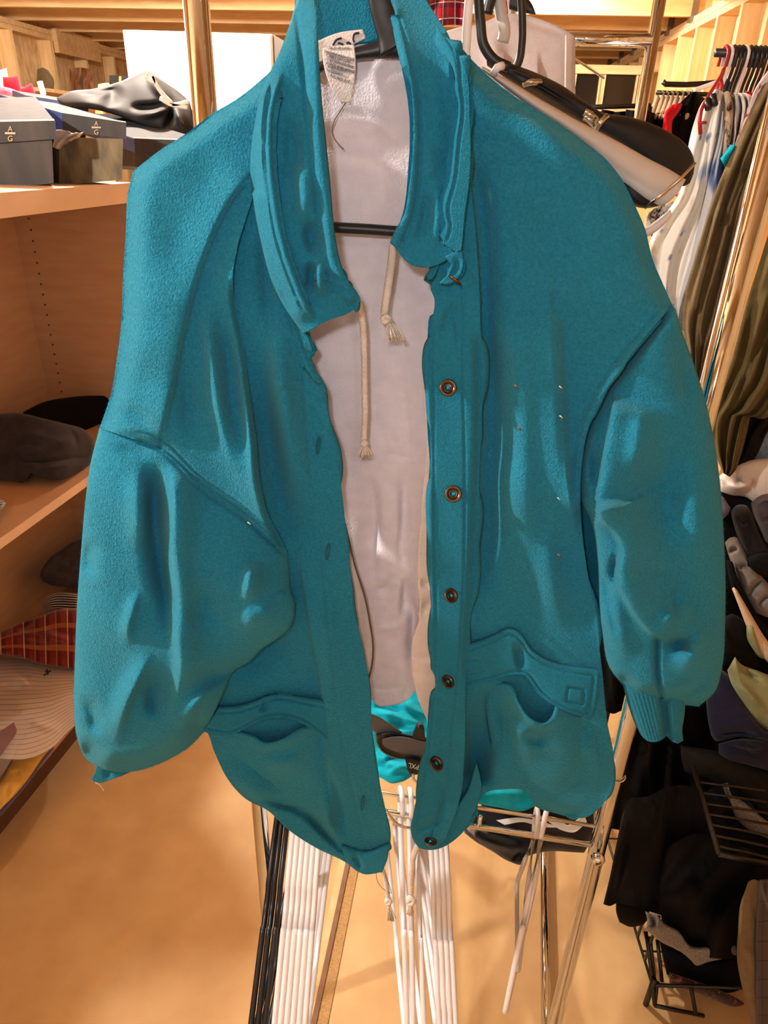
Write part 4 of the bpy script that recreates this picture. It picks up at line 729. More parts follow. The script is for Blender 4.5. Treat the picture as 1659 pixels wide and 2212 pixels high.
# ---- garments hanging farther along the rack
pb = patch('blouse', [(930, 80), (980, 62), (1040, 50), (1090, 30), (1130, 32), (1170, 42), (1205, 56), (1234, 72), (1243, 78)], [(930, 520), (1050, 520), (1243, 520)], [(930, 80), (930, 520)], [(1243, 78), (1243, 300), (1243, 520)], 1.42, 'pale_pink_cloth', None, 4, [([(1090, 110), (1092, 260), (1094, 400)], .010, 14, 3, (.05, .05)), ([(1163, 100), (1164, 260), (1166, 400)], .008, 50, 2, (.02, .02)), ([(1100, 40), (1170, 56), (1235, 78)], -.006, 10, 10), ([(1060, 60), (1070, 140), (1060, 220)], .015, 20, 20)], T=.03, edge='ut', back=.10, noise=.003)
tag(pb, 'pale pinkish white blouse hanging behind the chrome cross bar', 'blouse')
tube('piping', [P(x, y, 1.413) for x, y in ((1223, 76), (1222, 150), (1221, 300), (1222, 500))], .002, 'cream_cloth', pb, 6)
rp = patch('plaid_shirt', [(870, -60), (940, -64), (1020, -60)], [(870, 120), (940, 60), (1000, 56), (1020, 62)], [(870, -60), (870, 120)], [(1020, -60), (1018, 0), (1020, 62)], 1.55, 'plaid_bright', None, 3.5, T=.02, back=.06, ripples=(2.5, .010, .2))
tag(rp, 'red plaid shirt hanging at the top edge of the photo behind the jacket collar', 'shirt')

def bar_hook(label, par_px, w, m='chrome'):
    p = PV(par_px[0], par_px[1], w); t = (w-mid.y)/e2.y; b = at(mid+e2*t, 1.93)
    h = thing('wire_hanger', label, 'hanger', p)
    tube('hook', [p+Vector((0, 0, -.02)), Vector((p.x, p.y, max(p.z+.03, 1.86))), b+Vector((.012, 0, -.01)), b+Vector((.006, 0, .0125)), b+Vector((-.010, 0, .008)), b+Vector((-.014, 0, -.008))], .0022, m, h, 8)
    tube('arms', [p+Vector((-.17, 0, -.09)), p+Vector((-.06, 0, -.035)), p+Vector((0, 0, -.02)), p+Vector((.06, 0, -.035)), p+Vector((.17, 0, -.09))], .0022, m, h, 8)
bar_hook('wire hanger inside the pale pinkish blouse, mostly above the photo', (1110, 30), 1.47)
bar_hook('wire hanger of the red plaid shirt, above the photo', (945, -62), 1.58)
# ================================================================ things on and in the cabinet on the left
def quad(pts, w): return [PV(x, y, (w if not hasattr(w, '__len__') else w[i])) for i, (x, y) in enumerate(pts)]
def mat_box():
    m = mat('box_print', (58, 50, 46), rough=.6, rgb2=(30, 27, 29), vscale=7, detail=5, stretch=(4, 4, .7)); return m
mat_box(); mat('box_print_light', (134, 120, 88), rough=.7, rgb2=(84, 74, 58), vscale=12, detail=6, stretch=(3, 3, 1)); mat('box_top', (46, 47, 54), rough=.9, rgb2=(66, 63, 64), vscale=30, stretch=(1, 6, 1))
mat('box_blue', (70, 86, 140), rough=.65, var=.2, vscale=30); mat('box_white', (228, 222, 214), rough=.7); mat('gold_print', (206, 176, 110), rough=.45)
mat('tissue', (200, 184, 168), rough=.85); mat('bin_bag', (44, 42, 43), rough=.65, spec=.2); mat('film', (235, 225, 220), rough=.15, alpha=.22)
def shoe_box(label, body, lid, w, back, bm, lm, tm, logo=None, sidem='box_blue'):
    """body / lid: front face pixel quads TL TR BR BL; back: world vector to the rear"""
    c = quad(body, w); l0 = quad(lid, w-.006); bk = Vector(back)
    t = thing('shoe_box', label, 'box', (c[3]+c[2])/2)
    MB().hexa(c, [q+Vector((bk.x, bk.y, 0)) for q in c]).build('body', bm, t)
    up = (l0[0]-l0[3]).normalized()
    lo = MB().hexa(l0, [q+bk for q in l0]).build('lid', lm, t)
    n = (l0[1]-l0[0]).normalized().cross(bk.normalized()); n = n if n.z > 0 else -n
    top = [l0[0]+n*.0015, l0[1]+n*.0015, l0[1]+bk+n*.0015, l0[0]+bk+n*.0015]
    MB().hexa([q-n*.003 for q in top], top).build('lid_top', tm, lo)
    e = n*.002
    MB().hexa([l0[0]+e*.5, l0[1]+e*.5, l0[1]+e*2.2, l0[0]+e*2.2], [q+bk.normalized()*.006 for q in (l0[0]+e*.5, l0[1]+e*.5, l0[1]+e*2.2, l0[0]+e*2.2)]).build('lid_rim', 'box_white', lo)
    for a, b, nm in ((l0[0], l0[3], 'lid_side'), (l0[1], l0[2], 'lid_side')):
        o = (l0[1]-l0[0]).normalized()*(-.001 if a is l0[0] else .001)
        MB().hexa([a+o, b+o, b+bk+o, a+bk+o], [q-o*1.6 for q in (a+o, b+o, b+bk+o, a+bk+o)]).build(nm, sidem, lo)
    if logo:
        (ax, ay), s = logo; W = w-.0085
        text_px('logo_letter', 'A', (ax-s*.42, ay), (ax+s*.42, ay), s, W, 'gold_print', lo)
        text_px('logo_letter', 'G', (ax-s*.42, ay+s*1.75), (ax+s*.42, ay+s*1.75), s, W, 'gold_print', lo)
        MB().hexa(quad([(ax-s*.95, ay+s*.12), (ax+s*.95, ay+s*.16), (ax+s*.95, ay+s*.5), (ax-s*.95, ay+s*.46)], W+.0005), quad([(ax-s*.95, ay+s*.12), (ax+s*.95, ay+s*.16), (ax+s*.95, ay+s*.5), (ax-s*.95, ay+s*.46)], W+.001)).build('logo_plate', 'tissue', lo)
    return t
shoe_box('black box with gold A G mark, cut off by the left edge', [(-70, 300), (112, 292), (116, 396), (-70, 414)], [(-80, 266), (118, 262), (122, 300), (-80, 314)], 1.96, (-.17, .30, .062), 'box_print', 'box_print', 'box_top', ((22, 284), 12))
shoe_box('black box with the gold A G mark and tilted lid, second from the left', [(128, 296), (266, 300), (264, 388), (128, 401)], [(134, 245), (272, 266), (272, 299), (136, 285)], 2.08, (-.30, .30, .05), 'box_print_light', 'box_print', 'box_top', ((208, 272), 10.5))
shoe_box('black and blue box half hidden behind the jacket shoulder, right of the A G boxes', [(293, 306), (440, 318), (440, 380), (291, 360)], [(290, 300), (450, 306), (450, 335), (292, 330)], 2.32, (-.36, .34, .07), 'box_print', 'box_print', 'box_top', None)
shoe_box('grey topped box behind the two A G boxes', [(60, 235), (185, 252), (185, 330), (60, 330)], [(56, 207), (190, 228), (190, 250), (56, 232)], 2.62, (-.2, .34, .03), 'box_print', 'box_blue', 'box_top', None)
ts = patch('tissue_paper', [(116, 285), (130, 280), (160, 288), (180, 286)], [(114, 318), (125, 322), (138, 312), (165, 297)], [(116, 285), (118, 300), (114, 318)], [(180, 286), (176, 292), (165, 297)], 2.04, 'tissue', None, 2, noise=.012, solid=.002, ripples=(2, .006, .4))
tag(ts, 'crumpled wrapping tissue sticking out between the two A G boxes', 'paper')
bg = thing('plastic_bag', 'large black plastic bag tied with pale strips on the cabinet', 'bag', PV(300, 290, 2.45))
patch('bag_body', [(122, 212), (150, 198), (200, 192), (260, 176), (318, 153), (345, 170), (400, 210), (410, 220)], [(140, 232), (200, 236), (260, 252), (300, 268), (360, 288), (410, 300), (425, 300)], [(122, 212), (128, 222), (140, 232)], [(410, 220), (420, 260), (425, 300)], lambda x, y: 2.42+.12*max(0, (230-y)/80), 'bin_bag', bg, 2, [([(318, 153), (340, 190), (372, 222)], .02, 10, 10), ([(372, 226), (320, 232), (275, 230)], -.03, 8, 8), ([(372, 226), (330, 245), (290, 250)], .03, 8, 8), ([(374, 228), (390, 260), (400, 290)], .03, 7, 9), ([(374, 228), (365, 260), (355, 285)], -.03, 7, 7), ([(260, 180), (240, 210), (245, 235)], -.02, 14, 18), ([(150, 200), (200, 200), (260, 190)], -.015, 6, 6)], T=.08, edge='uv', back=.25, noise=.02)
for pts in ([(318, 154), (330, 165), (335, 178), (322, 172), (314, 162)], [(330, 165), (345, 195), (372, 224)], [(345, 212), (372, 226), (408, 220)], [(372, 226), (405, 232)]):
    tube('tie_strip', [P(x, y, 2.31) for x, y in cr(pts, 14)], .006, 'cream_cloth', bg, 6, flat=.4)
pc, pd = PV(270, 72, 3.0), PV(586, 66, 3.0); fw2 = Vector((-(pd-pc).y, (pd-pc).x, 0)).normalized(); fw2 = (fw2+Vector((.10, 0, 0)))
cu = thing('storage_cupboard', 'white cupboard glaring in the lamp light behind the black bag', 'cupboard', Vector(((pc.x+pd.x)/2, 3.2, 0)))
ZT = (pc.z+pd.z)/2
def cq(a, b, z0, z1): return [Vector((a.x, a.y, z1)), Vector((b.x, b.y, z1)), Vector((b.x, b.y, z0)), Vector((a.x, a.y, z0))]
MB().hexa(cq(pc, pd, .02, ZT), [q+fw2*.45 for q in cq(pc, pd, .02, ZT)]).build('carcass', 'white_enamel', cu)
md = (pc+pd)/2; g = (pd-pc)*.004; f0 = -fw2*.018
for a, b in ((pc, pd),):
    MB().hexa([q+f0 for q in cq(a, b, .1, ZT-.002)], cq(a, b, .1, ZT-.002)).build('door', 'white_enamel', cu, bevel=.003)
MB().hexa([q+fw2*.02+Vector((.002, 0, 0)) for q in cq(pd, pd+Vector((.002, 0, 0)), .1, ZT)], [q+fw2*.44+Vector((.002, 0, 0)) for q in cq(pd, pd+Vector((.002, 0, 0)), .1, ZT)]).build('side_panel', 'enamel_shaded', cu)
# ---- folded clothes on the middle shelf
def cloth(name, label, cat, *a, group=None, **k):
    o = patch(name, *a[:4], a[4], a[5], None, k.pop('step', 3), k.pop('ridges', ()), **k); return tag(o, label, cat, group)
cloth('folded_trousers', 'black folded trousers at the back of the middle cabinet shelf', 'trousers', [(50, 890), (90, 870), (150, 858), (240, 856), (290, 862)], [(40, 950), (120, 980), (200, 985), (290, 985)], [(50, 890), (40, 950)], [(290, 862), (290, 985)], lambda x, y: 1.80+.0019*x, 'black_cloth', T=.05, edge='ut', back=.16, noise=.006)
cloth('folded_trousers', 'worn charcoal trousers folded in front on the middle cabinet shelf', 'trousers', [(-60, 893), (0, 894), (40, 892), (90, 903), (140, 915), (185, 930), (202, 950)], [(-60, 1040), (0, 1034), (55, 1040), (66, 1022), (90, 1032), (125, 1036), (165, 1020), (195, 1004)], [(-60, 893), (-60, 1040)], [(202, 950), (203, 975), (195, 1004)],
      lambda x, y: WZ(.775)(x, float(np.interp(x, [0, 55, 125, 195], [1034, 1040, 1036, 1004])))+.10*max(0, (1030-y)/130), 'charcoal', T=.04, edge='ut', back=.15, noise=.006, ridges=[([(0, 990), (80, 998), (150, 990), (200, 985)], -.010, 4, 5), ([(20, 985), (60, 970), (110, 985)], .008, 8, 8), ([(60, 1015), (120, 1010), (190, 995)], .008, 8, 6), ([(30, 930), (110, 950), (180, 955)], .008, 12, 12), ([(140, 920), (160, 940), (165, 970)], -.006, 6, 6)])
cloth('folded_sweater', 'grey speckled garment just reaching in at the left edge on the middle cabinet shelf', 'sweater', [(-80, 1062), (-20, 1070), (6, 1080)], [(-80, 1120), (-20, 1112), (8, 1096)], [(-80, 1062), (-80, 1120)], [(6, 1080), (12, 1086), (8, 1096)], WZ(.79), 'tweed', T=.01, edge='u', back=.02)
# ---- and on the bottom board
cloth('folded_sweater', 'dark charcoal garment with a black label at the back of the bottom shelf', 'sweater', [(88, 1232), (104, 1208), (132, 1188), (160, 1170), (200, 1160), (260, 1158)], [(92, 1256), (110, 1264), (140, 1268), (180, 1272), (260, 1275)], [(88, 1232), (86, 1246), (92, 1256)], [(260, 1158), (260, 1275)], lambda x, y: 1.76+.0018*x, 'charcoal', T=.04, edge='ut', back=.14, noise=.005, ridges=[([(95, 1240), (130, 1250), (175, 1252)], .012, 8, 10), ([(120, 1215), (150, 1225), (180, 1222)], .008, 8, 8)])
cloth('rolled_shirt', 'navy and white striped top rolled up on the red plaid shirt', 'shirt', [(92, 1306), (100, 1290), (120, 1280), (150, 1280), (200, 1288)], [(96, 1322), (120, 1332), (150, 1336), (200, 1332)], [(92, 1306), (92, 1314), (96, 1322)], [(200, 1288), (200, 1332)], 1.90, 'striped_knit', T=.05, edge='uv', back=.12, p=2, ridges=[([(100, 1315), (120, 1290), (155, 1288), (170, 1310)], .008, 5, 5), ([(115, 1312), (135, 1298), (155, 1312)], -.012, 5, 5)])
cloth('plaid_shirt', 'red and orange plaid shirt folded beneath the striped roll', 'shirt', [(-50, 1384), (0, 1366), (45, 1346), (90, 1330), (120, 1318), (220, 1322)], [(-50, 1418), (0, 1414), (50, 1422), (80, 1432), (120, 1440), (220, 1452)], [(-50, 1384), (-50, 1418)], [(220, 1322), (220, 1452)], lambda x, y: WZ(.21)(x, 1445)-.01+.10*max(0, (1440-y)/100), 'plaid_red', T=.03, edge='v', back=.10, noise=.004, ridges=[([(0, 1375), (50, 1374), (90, 1380), (160, 1390)], .014, 8, 12), ([(92, 1340), (100, 1365), (130, 1380), (180, 1384)], .014, 5, 12), ([(30, 1366), (55, 1352), (80, 1340)], -.014, 6, 6)])
for c_, d_ in (([(36, 1366), (60, 1345), (88, 1322), (92, 1330), (74, 1352), (60, 1366)], 'cream_cloth'),):
    pass
cloth('folded_shirt', 'white shirt with dark pinstripes and a small dark emblem on the bottom shelf', 'shirt', [(-60, 1425), (0, 1422), (50, 1420), (100, 1431), (150, 1440), (230, 1450)], [(-60, 1640), (0, 1640), (60, 1640), (118, 1612), (140, 1588), (230, 1510)], [(-60, 1425), (-60, 1640)], [(230, 1450), (230, 1510)], lambda x, y: WZ(.20)(x, y), 'striped_shirt', T=.05, edge='t', back=.05, noise=.006, ridges=[([(10, 1450), (50, 1465), (70, 1480)], .014, 10, 10), ([(0, 1475), (30, 1490), (60, 1478)], -.012, 8, 8), ([(0, 1520), (80, 1512), (150, 1520)], .008, 14, 14), ([(60, 1560), (110, 1570), (140, 1575)], .008, 10, 10)])
em = COL.objects['folded_shirt']
for pts in ([(95, 1459), (102, 1453), (110, 1449)], [(101, 1446), (104, 1452), (103, 1457)], [(98, 1450), (105, 1452)]):
    tube('emblem', [P(x, y, WZ(.22)(x, y)-.02) for x, y in pts], .0022, 'ink', em, 6)
cloth('folded_shirt', 'yellow folded shirt at the front of the bottom shelf', 'shirt', [(46, 1562), (80, 1570), (122, 1574)], [(-60, 1790), (-20, 1772), (4, 1745)], [(46, 1562), (38, 1610), (0, 1690), (-60, 1740), (-60, 1790)], [(122, 1574), (116, 1604), (90, 1640), (60, 1684), (30, 1720), (4, 1745)], lambda x, y: WZ(.165)(x, y), 'yellow_cloth', T=.012, edge='u', back=.02, noise=.004, ridges=[([(0, 1672), (40, 1662), (58, 1690)], .006, 5, 5), ([(20, 1690), (10, 1740)], -.005, 6, 6), ([(60, 1600), (70, 1640), (40, 1680)], .004, 14, 14)])
cloth('folded_cloth', 'lilac grey cloth peeking out under the yellow shirt at the shelf edge', 'cloth', [(100, 1610), (112, 1612), (118, 1616)], [(-60, 1800), (-30, 1790), (4, 1760)], [(100, 1610), (60, 1660), (0, 1725), (-60, 1800)], [(118, 1616), (86, 1658), (50, 1706), (4, 1760)], lambda x, y: WZ(.128)(x, y), 'lilac', T=.006, edge='u', back=.015)
cloth('bagged_garment', 'maroon garment at the left edge beside the yellow shirt', 'garment', [(-60, 1570), (0, 1578), (30, 1560)], [(-60, 1690), (-20, 1660), (16, 1612)], [(-60, 1570), (-60, 1690)], [(30, 1560), (36, 1576), (16, 1612)], lambda x, y: WZ(.235)(x, y), 'maroon_cloth', T=.02, edge='u', back=.03, noise=.01)
fl = patch('plastic_film', [(-60, 1520), (0, 1530), (40, 1542), (62, 1560)], [(-60, 1720), (-10, 1690), (20, 1650), (34, 1622)], [(-60, 1520), (-60, 1720)], [(62, 1560), (52, 1590), (34, 1622)], lambda x, y: WZ(.262)(x, y), 'film', None, 3, noise=.012, solid=0)
tag(fl, 'clear plastic wrapping around the maroon garment at the left edge', 'wrapping')
# ---- things standing on a shelf along the left wall, far behind the boxes
sb = MB(); 
ls = thing('wall_shelf', 'rough wooden shelf along the left wall far behind the boxes', 'shelf', ROOM((-2.6, 4.6, 0)))
rbox('board', (-3.5, -1.75, 3.9, 5.6, 1.735, 1.765), 'lumber', None, ls)
for xx, yy in ((-3.45, 3.95), (-1.85, 3.95), (-3.45, 5.55), (-1.85, 5.55)): rbox('leg', (xx-.02, xx+.02, yy-.02, yy+.02, 0, 1.735), 'stud_wood', None, ls)
w2 = thing('wall_shelf', 'short plank fixed to the left wall studs under the round basket', 'shelf', ROOM((-3.5, 6.8, 1.9)))
rbox('board', (-3.66, -3.2, 5.9, 8.3, 1.90, 1.925), 'lumber', None, w2)
for yy in (6.1, 7.2, 8.1): rbox('bracket', (-3.66, -3.3, yy, yy+.03, 1.78, 1.90), 'stud_wood', None, w2)
cloth('plastic_bag', 'pink bag on the far left shelf beside the red bags', 'bag', [(-20, 188), (0, 186), (20, 190), (40, 197)], [(-20, 218), (20, 220), (52, 214)], [(-20, 188), (-20, 218)], [(40, 197), (47, 205), (52, 214)], 4.15, 'pink_stripe', T=.05, edge='uv', back=.2, step=1.5, noise=.01)
cloth('gift_bag', 'red bag with a dark side at the far left under the wall studs', 'bag', [(6, 166), (22, 166), (38, 164)], [(8, 200), (25, 205), (46, 204)], [(6, 166), (8, 200)], [(38, 164), (44, 186), (46, 204)], 4.35, 'red_cloth', T=.03, edge='uv', back=.15, step=1.5)
cloth('gift_bag', 'second red bag with a white front, right of the pink bag', 'bag', [(44, 192), (56, 186), (68, 180), (70, 182)], [(50, 212), (60, 214), (78, 208)], [(44, 192), (50, 212)], [(70, 182), (74, 195), (78, 208)], 4.3, 'red_cloth', T=.03, edge='uv', back=.12, step=1.5)
cloth('carton', 'small white carton leaning against the wall studs', 'carton', [(79, 177), (85, 175), (92, 175)], [(88, 206), (94, 207), (100, 204)], [(79, 177), (88, 206)], [(92, 175), (100, 204)], 4.5, 'box_white', T=.01, edge='u', back=.06, step=1.5, p=6)
cloth('carton', 'pale grey carton at the far left edge above the red bag', 'carton', [(-14, 152), (0, 151), (14, 147)], [(-14, 204), (0, 204), (20, 202)], [(-14, 152), (-14, 204)], [(14, 147), (18, 170), (20, 202)], 4.6, 'tissue', T=.01, edge='u', back=.08, step=1.5, p=6)
rt_ = MB(); 
o = patch('round_basket', [(80, 150), (92, 146), (104, 152)], [(96, 200), (106, 202), (116, 198)], [(80, 150), (80, 175), (96, 200)], [(104, 152), (116, 172), (116, 198)], 6.5, 'olive_brown', None, 1.5, T=.05, edge='uv', back=.12, p=2); tag(o, 'round woven basket standing between the wall studs', 'basket')
cloth('hung_cloth', 'rust brown patterned cloth hanging between two wall studs', 'cloth', [(149, 148), (175, 146), (200, 150)], [(154, 196), (180, 198), (205, 194)], [(149, 148), (154, 196)], [(200, 150), (205, 194)], 7.1, 'brown_cloth', T=.02, edge='u', back=.03, step=1.5, ripples=(3, .02, .1))
cb = thing('tool_case', 'dark case with a yellow mark beside the white cupboard', 'case', PV(255, 178, 3.9))
MB().hexa(quad([(236, 163), (258, 162), (258, 178), (236, 180)], 3.9), quad([(236, 163), (258, 162), (258, 178), (236, 180)], 4.2)).build('body', 'black_satin', cb)
MB().hexa(quad([(257, 165), (262, 165), (262, 175), (257, 176)], 3.89), quad([(257, 165), (262, 165), (262, 175), (257, 176)], 3.9)).build('latch', 'yellow_cloth', cb)
MB().hexa(quad([(258, 162), (278, 166), (278, 178), (258, 178)], 3.9), quad([(258, 162), (278, 166), (278, 178), (258, 178)], 4.2)).build('lid', 'charcoal', cb)
for i, (pts, l) in enumerate((([(152, 197), (168, 196), (186, 197)], 'pale folded cloth on the far shelf, left of two behind the black bag'), ([(212, 182), (230, 179), (250, 181)], 'pale folded cloth on the far shelf, right of two behind the black bag'))):
    cloth('folded_cloth', l, 'cloth', [(pts[0][0], pts[0][1]), pts[1], pts[2]], [(pts[0][0]-4, 215), (pts[1][0], 216), (pts[2][0]+5, 212)], [(pts[0][0], pts[0][1]), (pts[0][0]-4, 215)], [pts[2], (pts[2][0]+5, 212)], 4.05, 'sage', T=.04, edge='uv', back=.2, step=1.5)
# ================================================================ clothes hanging on the cross rail at the right, seen edge on
RW_, RZ_ = 1.75, 1.79          # distance and height of that rail
rx0, rx1 = PV(1548, 100, RW_), PV(1800, 96, RW_)
RR = thing('clothes_rail', 'black rail of the crowded clothes rack near the right wall', 'rail', (rx0.x+.1, RW_, 0))
tube('rail', [Vector((rx0.x, RW_, RZ_)), Vector((1.36, RW_, RZ_))], .008, 'wire_black', RR, 12)
for xx in (1.35,):
    tube('upright', [Vector((xx, RW_, 0)), Vector((xx, RW_, RZ_))], .012, 'wire_black', RR, 12)
tube('upright', [Vector((.98, RW_+.05, 0)), Vector((.98, RW_+.05, RZ_-.02)), Vector((.98, RW_, RZ_))], .012, 'wire_black', RR, 12)
def rail_hanger(label, px, m, group, drop=.17, name='coat_hanger', r=.0035):
    k = rays(px, 95); X = float(k[0]/k[1]*RW_); t = thing(name, label, 'hanger', (X, RW_, RZ_), group)
    tube('hook', [(X, RW_+a, RZ_+h) for a, h in cr([(.022, -.022), (.016, .006), (0, .0125), (-.018, .002), (-.014, -.03), (0, -.06), (0, -drop+.04)], 30)], r, m, t, 8)
    tube('frame', [(X, RW_+a, RZ_-drop+h) for a, h in ((0, .04), (-.06, .015), (-.17, -.05), (-.185, -.068), (-.17, -.075), (.17, -.075), (.185, -.068), (.17, -.05), (.06, .015))], r, m, t, 8, closed=True)
    return t
hp = (1562, 1570, 1579, 1588, 1598, 1606, 1614, 1624, 1634, 1644, 1654, 1664)
hm = ('black_plastic', 'red_plastic', 'white_plastic', 'black_plastic', 'black_plastic', 'black_plastic', 'white_plastic', 'black_plastic', 'black_plastic', 'black_plastic', 'black_plastic', 'black_plastic')
for i, px in enumerate(hp):
    if i == 0: continue
    if hm[i] == 'black_plastic': l, g = 'black hanger hook in the row over the crowded rail at the right', 'black hangers on the right rail'
    elif hm[i] == 'red_plastic': l, g = 'red hanger holding the white floral blouse on the right rail', None
    else: l, g = ('white hanger next to the red hanger on the right rail' if i == 2 else 'white hanger between the black hangers of the right rail'), None
    rail_hanger(l, px, hm[i], g, .16 if i > 2 else .2)
rh = thing('coat_hanger', 'red hanger with dark clips poking out in front of the white floral blouse', 'hanger', PV(1480, 240, 1.5))
tube('frame', [P(*q) for q in ((1562, 150, 1.62), (1556, 166, 1.58), (1546, 182, 1.55), (1532, 205, 1.52), (1522, 222, 1.5), (1514, 240, 1.49), (1511, 262, 1.485), (1513, 290, 1.485))], .0035, 'red_plastic', rh, 8)
tube('frame', [P(*q) for q in ((1556, 166, 1.58), (1560, 185, 1.58), (1556, 200, 1.6))], .0035, 'red_plastic', rh, 8)
tube('clip', [P(*q) for q in ((1512, 265, 1.484), (1526, 265, 1.484))], .0025, 'red_plastic', rh, 8)
for a, b in (((1528, 215), (1530, 236)), ((1540, 205), (1544, 228))): tube('clip', [PV(*a, 1.5), PV(*b, 1.49)], .006, 'black_plastic', rh, 8)
def strip(name, label, cat, left, right, w, m, depth=.34, rip=(3, .006, .15), group=None, top=None, bottom=None, **k):
    """an edge-on garment: traced front strip, running back under the rail"""
    t_ = top or [left[0], right[0]]; b_ = bottom or [left[-1], right[-1]]
    o = patch(name, t_, b_, left, right, w, m, None, 3.5, T=k.pop('T', .02), edge='u', ext=(depth*.46, depth*.9, 0), ripples=rip, p=2.2, seed=int(left[0][0]), **k)
    return tag(o, label, cat, group)
WR = 1.53
strip('black_jacket', 'black jacket hanging left of the white floral blouse on the right', 'jacket', [(1488, 204), (1466, 226), (1448, 255), (1440, 300), (1438, 360)], [(1510, 205), (1516, 235), (1512, 280), (1500, 320), (1490, 380)], 2.92, 'black_cloth', top=[(1488, 204), (1498, 198), (1510, 205)])
rs_ = strip('red_blouse', 'bright red blouse peeking out beside the black jacket on the right', 'blouse', [(1452, 226), (1438, 240), (1434, 254), (1432, 270), (1431, 285), (1436, 292)], [(1470, 222), (1466, 234), (1458, 246), (1449, 258), (1447, 276), (1446, 292)], 2.85, 'red_cloth', .2, (1, .004, .1))
strip('floral_blouse', 'white floral blouse on the red hanger at the right', 'blouse', [(1538, 196), (1514, 226), (1500, 262), (1488, 310), (1482, 350), (1466, 420), (1425, 480), (1398, 540), (1396, 600), (1410, 660)], [(1566, 205), (1566, 260), (1560, 340), (1548, 420), (1530, 520), (1505, 620), (1480, 720)], WR+.02, 'floral_white', top=[(1538, 196), (1552, 192), (1566, 205)], rip=(2.5, .010, .2))
strip('patterned_blouse', 'pale blue and cream patterned blouse right of the white floral blouse', 'blouse', [(1560, 240), (1552, 300), (1536, 360), (1524, 420), (1510, 480), (1490, 560), (1468, 640), (1460, 700)], [(1580, 240), (1572, 300), (1562, 360), (1556, 420), (1546, 480), (1530, 560), (1505, 640), (1490, 700)], WR, 'floral_blue', rip=(2, .012, .2))
strip('leopard_blouse', 'leopard spotted blouse in the row at the right', 'blouse', [(1563, 200), (1566, 220), (1564, 260), (1562, 300), (1560, 335)], [(1580, 205), (1586, 235), (1582, 280), (1576, 320), (1572, 340)], WR-.02, 'leopard', top=[(1563, 200), (1572, 196), (1580, 205)])
strip('beige_blouse', 'dusty beige blouse between the leopard and cream ones at the right', 'blouse', [(1584, 200), (1587, 225), (1585, 270), (1580, 320)], [(1596, 206), (1600, 225), (1594, 270), (1586, 320)], WR-.02, 'pale_pink_cloth')
strip('cream_blouse', 'cream blouse just right of the dusty beige one', 'blouse', [(1594, 200), (1602, 225), (1598, 270), (1586, 330)], [(1606, 202), (1612, 225), (1604, 270), (1592, 330)], WR-.025, 'cream_cloth')
strip('white_blouse', 'white blouse between the cream one and the pink print at the right', 'blouse', [(1606, 200), (1614, 215), (1612, 250), (1598, 300), (1590, 340)], [(1620, 204), (1624, 215), (1618, 250), (1606, 300), (1598, 340)], WR-.03, 'white_enamel')
strip('red_blouse', 'small piece of red clothing among the black hangers at the right', 'blouse', [(1610, 196), (1612, 206), (1618, 216)], [(1626, 200), (1628, 206), (1622, 216)], WR+.1, 'red_cloth', .1, (1, .002, 0))
strip('print_blouse', 'pink and cream print blouse above the olive trousers at the right', 'blouse', [(1668, 140), (1632, 190), (1612, 240), (1596, 285), (1585, 320), (1572, 370), (1556, 440)], [(1690, 150), (1650, 200), (1630, 240), (1612, 285), (1600, 320), (1586, 370), (1570, 440)], WR-.05, 'pink_print')
strip('teal_cardigan', 'small teal ribbed garment edge beside the left olive coat', 'cardigan', [(1578, 312), (1566, 330), (1556, 342)], [(1592, 316), (1580, 340), (1566, 362)], WR-.055, 'turquoise', .1, (1, .002, 0))
strip('tweed_garment', 'grey speckled knit showing under the pale hanger at the right', 'garment', [(1408, 452), (1394, 470), (1402, 500), (1410, 520)], [(1440, 440), (1436, 470), (1428, 505), (1420, 530)], WR+.05, 'tweed', .2)
strip('olive_coat', 'long olive coat, left one of two on the right rail', 'coat', [(1650, 178), (1616, 249), (1585, 320), (1553, 394), (1530, 460), (1512, 520), (1496, 575), (1481, 633), (1474, 690), (1490, 780), (1500, 840)], [(1700, 190), (1680, 260), (1655, 320), (1626, 400), (1606, 460), (1588, 540), (1565, 640), (1545, 720), (1525, 790), (1514, 830), (1508, 860)], 1.46, 'olive_brown', .42, (3.2, .016, .12), ridges=[([(1612, 330), (1590, 400), (1570, 480)], -.014, 8, 12), ([(1556, 440), (1546, 470), (1560, 480)], .012, 5, 10)])
strip('olive_coat', 'long olive coat, right one of two on the right rail', 'coat', [(1720, 330), (1690, 420), (1659, 507), (1638, 575), (1616, 642), (1598, 710), (1580, 778), (1556, 850), (1538, 920), (1545, 980), (1562, 1022)], [(1800, 330), (1790, 450), (1770, 600), (1730, 760), (1690, 860), (1650, 905), (1622, 900), (1612, 940), (1600, 985), (1586, 1020), (1576, 1030)], 1.29, 'olive', .42, (3.2, .018, .14), ridges=[([(1655, 640), (1640, 720), (1610, 800), (1590, 880)], -.014, 8, 12), ([(1640, 760), (1620, 830), (1600, 905)], .012, 10, 10)])
strip('dark_trousers', 'dark trousers hanging below the right olive coat', 'trousers', [(1612, 880), (1592, 930), (1576, 985), (1566, 1014)], [(1700, 880), (1660, 930), (1630, 990), (1592, 1026)], 1.33, 'black_cloth_warm', .3, (2, .008, .1))
